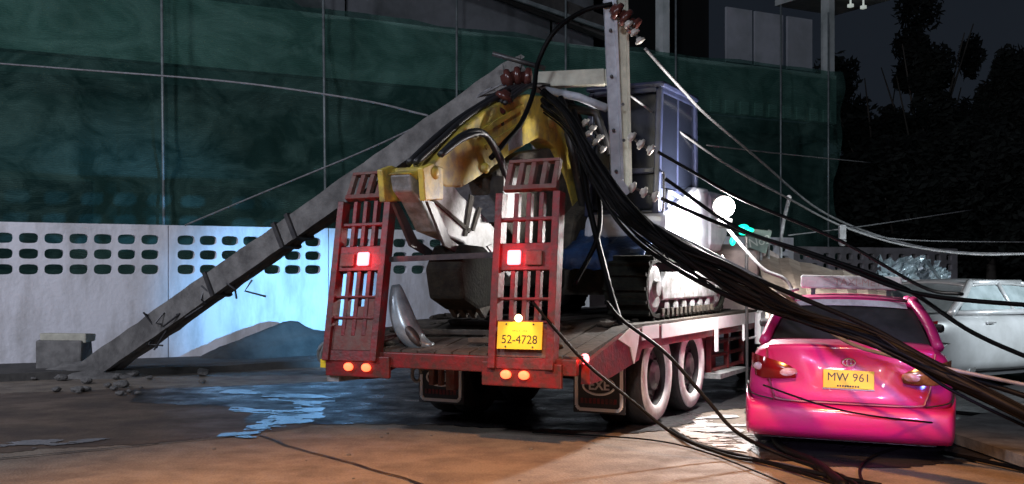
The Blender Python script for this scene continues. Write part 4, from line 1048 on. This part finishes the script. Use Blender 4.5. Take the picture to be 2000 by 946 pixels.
# work lamp on its bent pole
LP = at(1415, 404, 12.1)
wl_ = tag(empty('work_lamp', Vector((LP.x+.85, 12.2, 0))), 'very bright round white work lamp on a bent pole beside the excavator', 'work lamp')
def wp(name, build, m, **kw):
    bm = bmesh.new(); build(bm)
    for v in bm.verts: v.co -= wl_.location
    return link(name, bm, m, wl_, **kw)
wp('bulb', lambda bm: bmesh.ops.create_uvsphere(bm, u_segments=24, v_segments=14, radius=.115, matrix=Matrix.Translation(LP)), M_['e_white'], smooth=True)
wp('reflector', lambda bm: lathe(bm, [(.05, .14), (.09, .12), (.122, .04), (.126, .04), (.095, .14), (.05, .16)], Matrix.Translation(LP) @ Matrix.Rotation(R(-90), 4, 'X'), 28), M_['dsteel'], smooth=True)
wp('socket', lambda bm: lathe(bm, [(.05, -.24), (.09, -.2), (.09, -.14), (.05, -.13)], Matrix.Translation(LP), 16), M_['dsteel'], smooth=True)
wp('pole', lambda bm: tube(bm, spline([LP - Vector((0, 0, .2)), at(1440, 470, 12.1), at(1490, 525, 12.1), at(1545, 562, 12.15), (LP.x+.82, 12.2, .6), (LP.x+.85, 12.2, 0)], 8), .02, 8), M_['cable_g'], smooth=True)
wlp = light('work_lamp_light', 'POINT', LP + Vector((-.03, -.22, -.06)), None, 560, (1, .96, .93), .12)
# green lantern, small sign, thin posts
gl = tag(empty('green_lantern', at(1458, 462, 13.2)), 'glowing green lantern right of the bright work lamp', 'green lamp')
for (u, v, rx, rz) in ((1452, 446, .075, .05), (1462, 450, .07, .035), (1452, 456, .055, .025)):
    bm = bmesh.new(); bmesh.ops.create_uvsphere(bm, u_segments=14, v_segments=8, radius=1, matrix=Matrix.Translation(at(u, v, 13.2) - gl.location) @ Matrix.Diagonal((rx, .06, rz, 1)))
    link('lamp_globe', bm, M_['e_green'], gl, True)
bm = bmesh.new(); tube(bm, [Vector((0, 0, 0)), Vector((.03, .1, -1.9))], .02, 6); link('stand', bm, M_['dsteel'], gl)
bm = bmesh.new(); bmesh.ops.create_uvsphere(bm, u_segments=12, v_segments=8, radius=1, matrix=Matrix.Diagonal((.035, .04, .05, 1)))
o = link('green_lantern', bm, M_['e_green'], None, True); o.location = at(1431, 472, 12.6)
tag(o, 'tiny glowing green lamp just below the bright work lamp', 'green lamp')
sg = tag(empty('notice_board', at(1488, 500, 14.6)), 'small pale green board with a handwritten number behind the bright lamp', 'sign')
bm = bmesh.new(); prism_pts = [at(1462, 446, 14.6), at(1508, 452, 14.6), at(1496, 496, 14.6), at(1458, 482, 14.6)]
f = [bm.verts.new(p - sg.location) for p in prism_pts]; b = [bm.verts.new(p - sg.location + Vector((0, .03, 0))) for p in prism_pts]
bm.faces.new(f); bm.faces.new(b[::-1])
for i in range(4): bm.faces.new((f[i], b[i], b[(i+1) % 4], f[(i+1) % 4]))
link('board', bm, mat('pale_board', (.26, .36, .31), (.18, .25, .22), .6, scale=8), sg)
text_mesh('lettering', 'No2', .17, Matrix.Translation(at(1484, 472, 14.59) - sg.location) @ Matrix.Rotation(R(-12), 4, 'Y') @ Matrix.Rotation(R(90), 4, 'X'), mat('pale_letters', (.6, .68, .62), None, .6), sg, .002)
bm = bmesh.new(); tube(bm, [Vector((0, .05, .1)), Vector((0, .05, -1.75))], .02, 6); link('post', bm, M_['greyp'], sg)
bar('thin_post', [Vector((at(1498, 500, 14.9).x, 14.9, 0)), at(1500, 458, 14.9), at(1504, 450, 14.9)], .028, M_['greyp'], 'thin white post with a hooked top beside the small green board', 'post')
ap = tag(empty('thin_post', Vector((at(1524, 470, 15.6).x, 15.6, 0))), 'tall thin pale post with a small ball on top, right of the board', 'post')
bm = bmesh.new(); tube(bm, [Vector((0, 0, 0)), at(1525, 470, 15.6) - ap.location, at(1531, 430, 15.6) - ap.location, at(1541, 390, 15.6) - ap.location], .022, 8, r2=.03); link('shaft', bm, M_['greyp'], ap, True)
bm = bmesh.new(); bmesh.ops.create_uvsphere(bm, u_segments=14, v_segments=8, radius=.038, matrix=Matrix.Translation(at(1541, 386, 15.6) - ap.location)); link('finial', bm, M_['rim'], ap, True)

# ---------------------------------------------------------------- fallen cables
def cable(ctrl, r, m, lab, grp, cat='cable', n=9, jit=0, seed=0):
    rnd = random.Random(seed); P = []
    for (u, v, Y) in ctrl:
        P.append(at(u + rnd.uniform(-jit, jit), v + rnd.uniform(-jit, jit), Y + rnd.uniform(-jit, jit)*.004))
    for p in P: p.z = max(p.z, r + .016)
    bm = bmesh.new(); tube(bm, spline(P, n), r, 6)
    return tag(link('fallen_cable', bm, m, None, True), lab, cat, grp)
G1 = 'thick bundle of black cables sagging over the taxi'
main = [(1062, 195, 11.2), (1110, 240, 10.9), (1165, 340, 10.5), (1235, 430, 10.0), (1330, 500, 9.3), (1440, 560, 8.6), (1560, 612, 8.0), (1700, 662, 7.6), (1850, 735, 7.3), (2010, 815, 7.0), (2120, 870, 6.9)]
for k in range(22):
    rnd = random.Random(k+40); off = rnd.uniform(-1, 1); ph = rnd.uniform(0, 6); am = rnd.uniform(4, 13)
    c = [(u + rnd.uniform(-5, 5), v + off*(27 if 1150 < u < 1520 else 8 if u >= 1560 else 15) + (am if u < 1540 else am*.25)*math.sin(ph + u*.013), Y + rnd.uniform(-.10, .10)) for u, v, Y in main]
    if k in (7, 13, 19): c = c[:8]                      # strands that end early, frayed
    cable(c, (.030 if k < 5 else rnd.choice([.009, .012, .016, .021])), M_['cable'], 'black strand in the thick cable bundle sagging from the boom over the pink taxi', G1, seed=k)
for k in range(5):
    rnd = random.Random(k+300); k0 = rnd.randint(0, 4); amp = rnd.uniform(18, 45); ph = rnd.uniform(0, 6)
    c = [(u + rnd.uniform(-12, 12), v + (amp if u < 1500 else amp*.5)*math.sin(ph + i*.9) + rnd.uniform(-8, 8), Y + rnd.uniform(-.2, .1)) for i, (u, v, Y) in enumerate(main[k0:])]
    cable(c, rnd.choice([.007, .010, .013]), M_['cable'], 'thin black strand wandering loosely in and out of the thick cable bundle', 'loose strands round the thick cable bundle', seed=k+60)
G2 = 'stray fallen cables'
mid = [(1215, 395, 10.8), (1290, 455, 10.2), (1400, 530, 9.4), (1500, 590, 8.7), (1600, 650, 8.2)]
L = [
 ([(1196, 8, 11.3), (1140, 22, 11.3), (1085, 60, 11.2), (1052, 120, 11.2), (1042, 180, 11.0), (1018, 240, 10.8), (985, 280, 10.6), (958, 310, 10.5)], .026, 'cable', 'black cable looping from the upright beams down across the yellow boom'),
 ([(-60, 120, 17), (150, 136, 16), (450, 160, 15), (700, 195, 14), (835, 226, 13)], .014, 'cable_g', 'thin pale cable crossing the green net from the left edge'),
 ([(835, 226, 13), (850, 232, 13), (980, 165, 12)], .012, 'cable_g', 'short pale cable end joining the pole top at the boom'),
 ([(362, 440, 16.2), (520, 374, 15), (700, 300, 14), (830, 240, 13), (960, 172, 12.2)], .013, 'cable_g', 'thin pale cable rising from the wall top along the leaning pole'),
 ([(1228, 185, 11.6), (1330, 260, 12.5), (1440, 335, 14), (1540, 388, 15)], .014, 'cable_g', 'thin wire from the beams across the cab window to the ball post'),
 ([(1260, 95, 11.4), (1300, 140, 11.6), (1335, 178, 12), (1380, 225, 13), (1480, 310, 15), (1600, 410, 17), (1720, 462, 18), (1860, 492, 17), (2060, 496, 16)], .018, 'cable_g', 'long pale cable sweeping from the top insulators down to the right edge'),
 ([(1420, 322, 14), (1540, 388, 15), (1640, 440, 16), (1760, 478, 16), (1900, 497, 15.5), (2060, 494, 15)], .016, 'cable_g', 'pale cable passing the ball post and sagging to the right edge'),
 ([(1285, 297, 11.3), (1360, 340, 11.2), (1450, 390, 11.2), (1640, 470, 11), (1800, 560, 10.6), (1880, 575, 10.2)], .018, 'cable', 'black cable from the middle insulators passing above the bright lamp'),
 ([(1292, 388, 11.3), (1400, 435, 11), (1500, 470, 10.6), (1640, 520, 10), (1800, 575, 9.4), (2050, 600, 9)], .02, 'cable', 'black cable from the lower insulators passing over the taxi roof sign'),
 ([(1300, 350, 11.2), (1440, 445, 10.8), (1600, 500, 10.2), (1760, 560, 9.8), (1900, 650, 9.2), (2060, 720, 8.8)], .02, 'cable', 'black cable crossing below the lamp towards the silver car'),
 ([(1330, 470, 10), (1420, 520, 9.4), (1560, 580, 8.8), (1700, 640, 8.4), (1850, 720, 8), (2050, 790, 7.6)], .022, 'cable', 'black cable running just above the thick bundle over the taxi window'),
 ([(1280, 440, 10.4), (1400, 500, 9.8), (1510, 560, 9.2), (1640, 660, 8.5), (1760, 700, 8.1), (2040, 760, 7.6)], .016, 'cable_g', 'grey cable wandering through the thick black bundle'),
 ([(1640, 440, 16), (1760, 468, 17), (2050, 474, 18)], .01, 'cable_g', 'hair thin wire above the far wall at the right edge'),
 ([(1540, 460, 15.5), (1700, 440, 18), (1900, 410, 20)], .01, 'cable_g', 'hair thin wire rising across the dark net to the trees'),
 ([(1380, 284, 14), (1520, 300, 16), (1700, 318, 19)], .010, 'cable_g', 'hair thin wire crossing the dark net beside the cab'),
 ([(1185, 590, 9.9), (1215, 625, 9.6), (1300, 690, 9.2), (1380, 780, 8.9), (1440, 845, 8.7), (1530, 890, 8.6), (1640, 940, 8.0), (1700, 985, 7.3)], .016, 'cable', 'black cable falling from the deck edge past the wheels to the road'),
 ([(1040, 590, 9.2), (1090, 650, 9.1), (1150, 715, 9.0), (1230, 780, 8.9), (1320, 850, 8.8), (1420, 890, 8.8), (1500, 905, 8.5), (1650, 960, 7.6)], .014, 'cable', 'black cable crossing in front of the right mud flap down to the road'),
 ([(1310, 845, 10.3), (1360, 875, 9.4), (1450, 900, 8.8), (1560, 925, 8.2), (1720, 960, 7.6)], .02, 'cable', 'black cable lying in a curve on the road by the taxi'),
 ([(1650, 965, 7.5), (1590, 915, 8.45), (1530, 880, 9.1), (1500, 850, 10.2)], .035, 'cable', 'thick black cable coming from under the taxi towards the camera'),
 ([(1690, 960, 7.5), (1680, 925, 8.3), (1710, 895, 8.9), (1760, 880, 9.3)], .012, 'cable', 'thin black cable curling on the road under the taxi tail'),
 ([(1040, 850, 10.2), (1300, 870, 9.6), (1500, 935, 8.0), (1600, 1000, 7.0)], .008, 'cable', 'very thin wire on the lit road left of the taxi'),
 ([(1490, 752, 8.6), (1600, 790, 8.5), (1700, 812, 8.5), (1860, 830, 8.6)], .008, 'cable', 'thin wire hanging across the taxi bumper'),
 ([(1855, 805, 11), (1950, 815, 10.8), (2060, 838, 10.4)], .022, 'cable', 'black cable on the ground right of the taxi bumper'),
 ([(1840, 890, 9.0), (1900, 905, 8.7), (2050, 935, 8.0)], .018, 'cable', 'black cable on the lit road right of the taxi wheel'),
 ([(1860, 860, 9.9), (1930, 830, 10.8), (2030, 800, 12)], .012, 'cable', 'thin cable on the pavement running towards the silver car'),
 ([(1410, 500, 11.5), (1430, 530, 11.3), (1500, 570, 11), (1560, 565, 11)], .014, 'cable_g', 'pale thin cable hanging under the work lamp pole'),
 ([(1095, 190, 11.5), (1130, 280, 11.2), (1150, 400, 10.9), (1190, 560, 10.6), (1215, 640, 10.3), (1230, 700, 10.2)], .03, 'cable', 'black cable hanging from the boom peak beside the right ramp'),
 ([(1120, 215, 11.4), (1160, 330, 11.1), (1170, 450, 10.8), (1120, 560, 10.6)], .026, 'cable', 'black cable drooping in front of the excavator boom foot'),
]
for k, (c, r, m, lb) in enumerate(L): cable(c, r, M_[m], lb, G2, seed=k)
cs = tag(empty('cable_clamp', at(1645, 455, 16)), 'small grey clamp hanging where the pale cables meet', 'clamp')
bm = bmesh.new()
box(bm, -.05, .05, -.04, .04, -.10, .12); lathe(bm, [(.03, -.2), (.06, -.16), (.06, -.11), (.03, -.1)], None, 12); link('clamp_body', bm, M_['cable_g'], cs, bevel=.01)

# pavement at the right of the taxi
bm = bmesh.new(); sheet(bm, [(4.0, 8.1), (9, 6.5), (30, 6), (34, 24), (6.6, 12.8), (3.9, 10.0)], .02)
r = bmesh.ops.extrude_face_region(bm, geom=bm.faces[:]); bmesh.ops.translate(bm, verts=[v for v in r['geom'] if isinstance(v, bmesh.types.BMVert)], vec=(0, 0, .09))
tag(link('pavement', bm, M_['conc']), kind='structure')
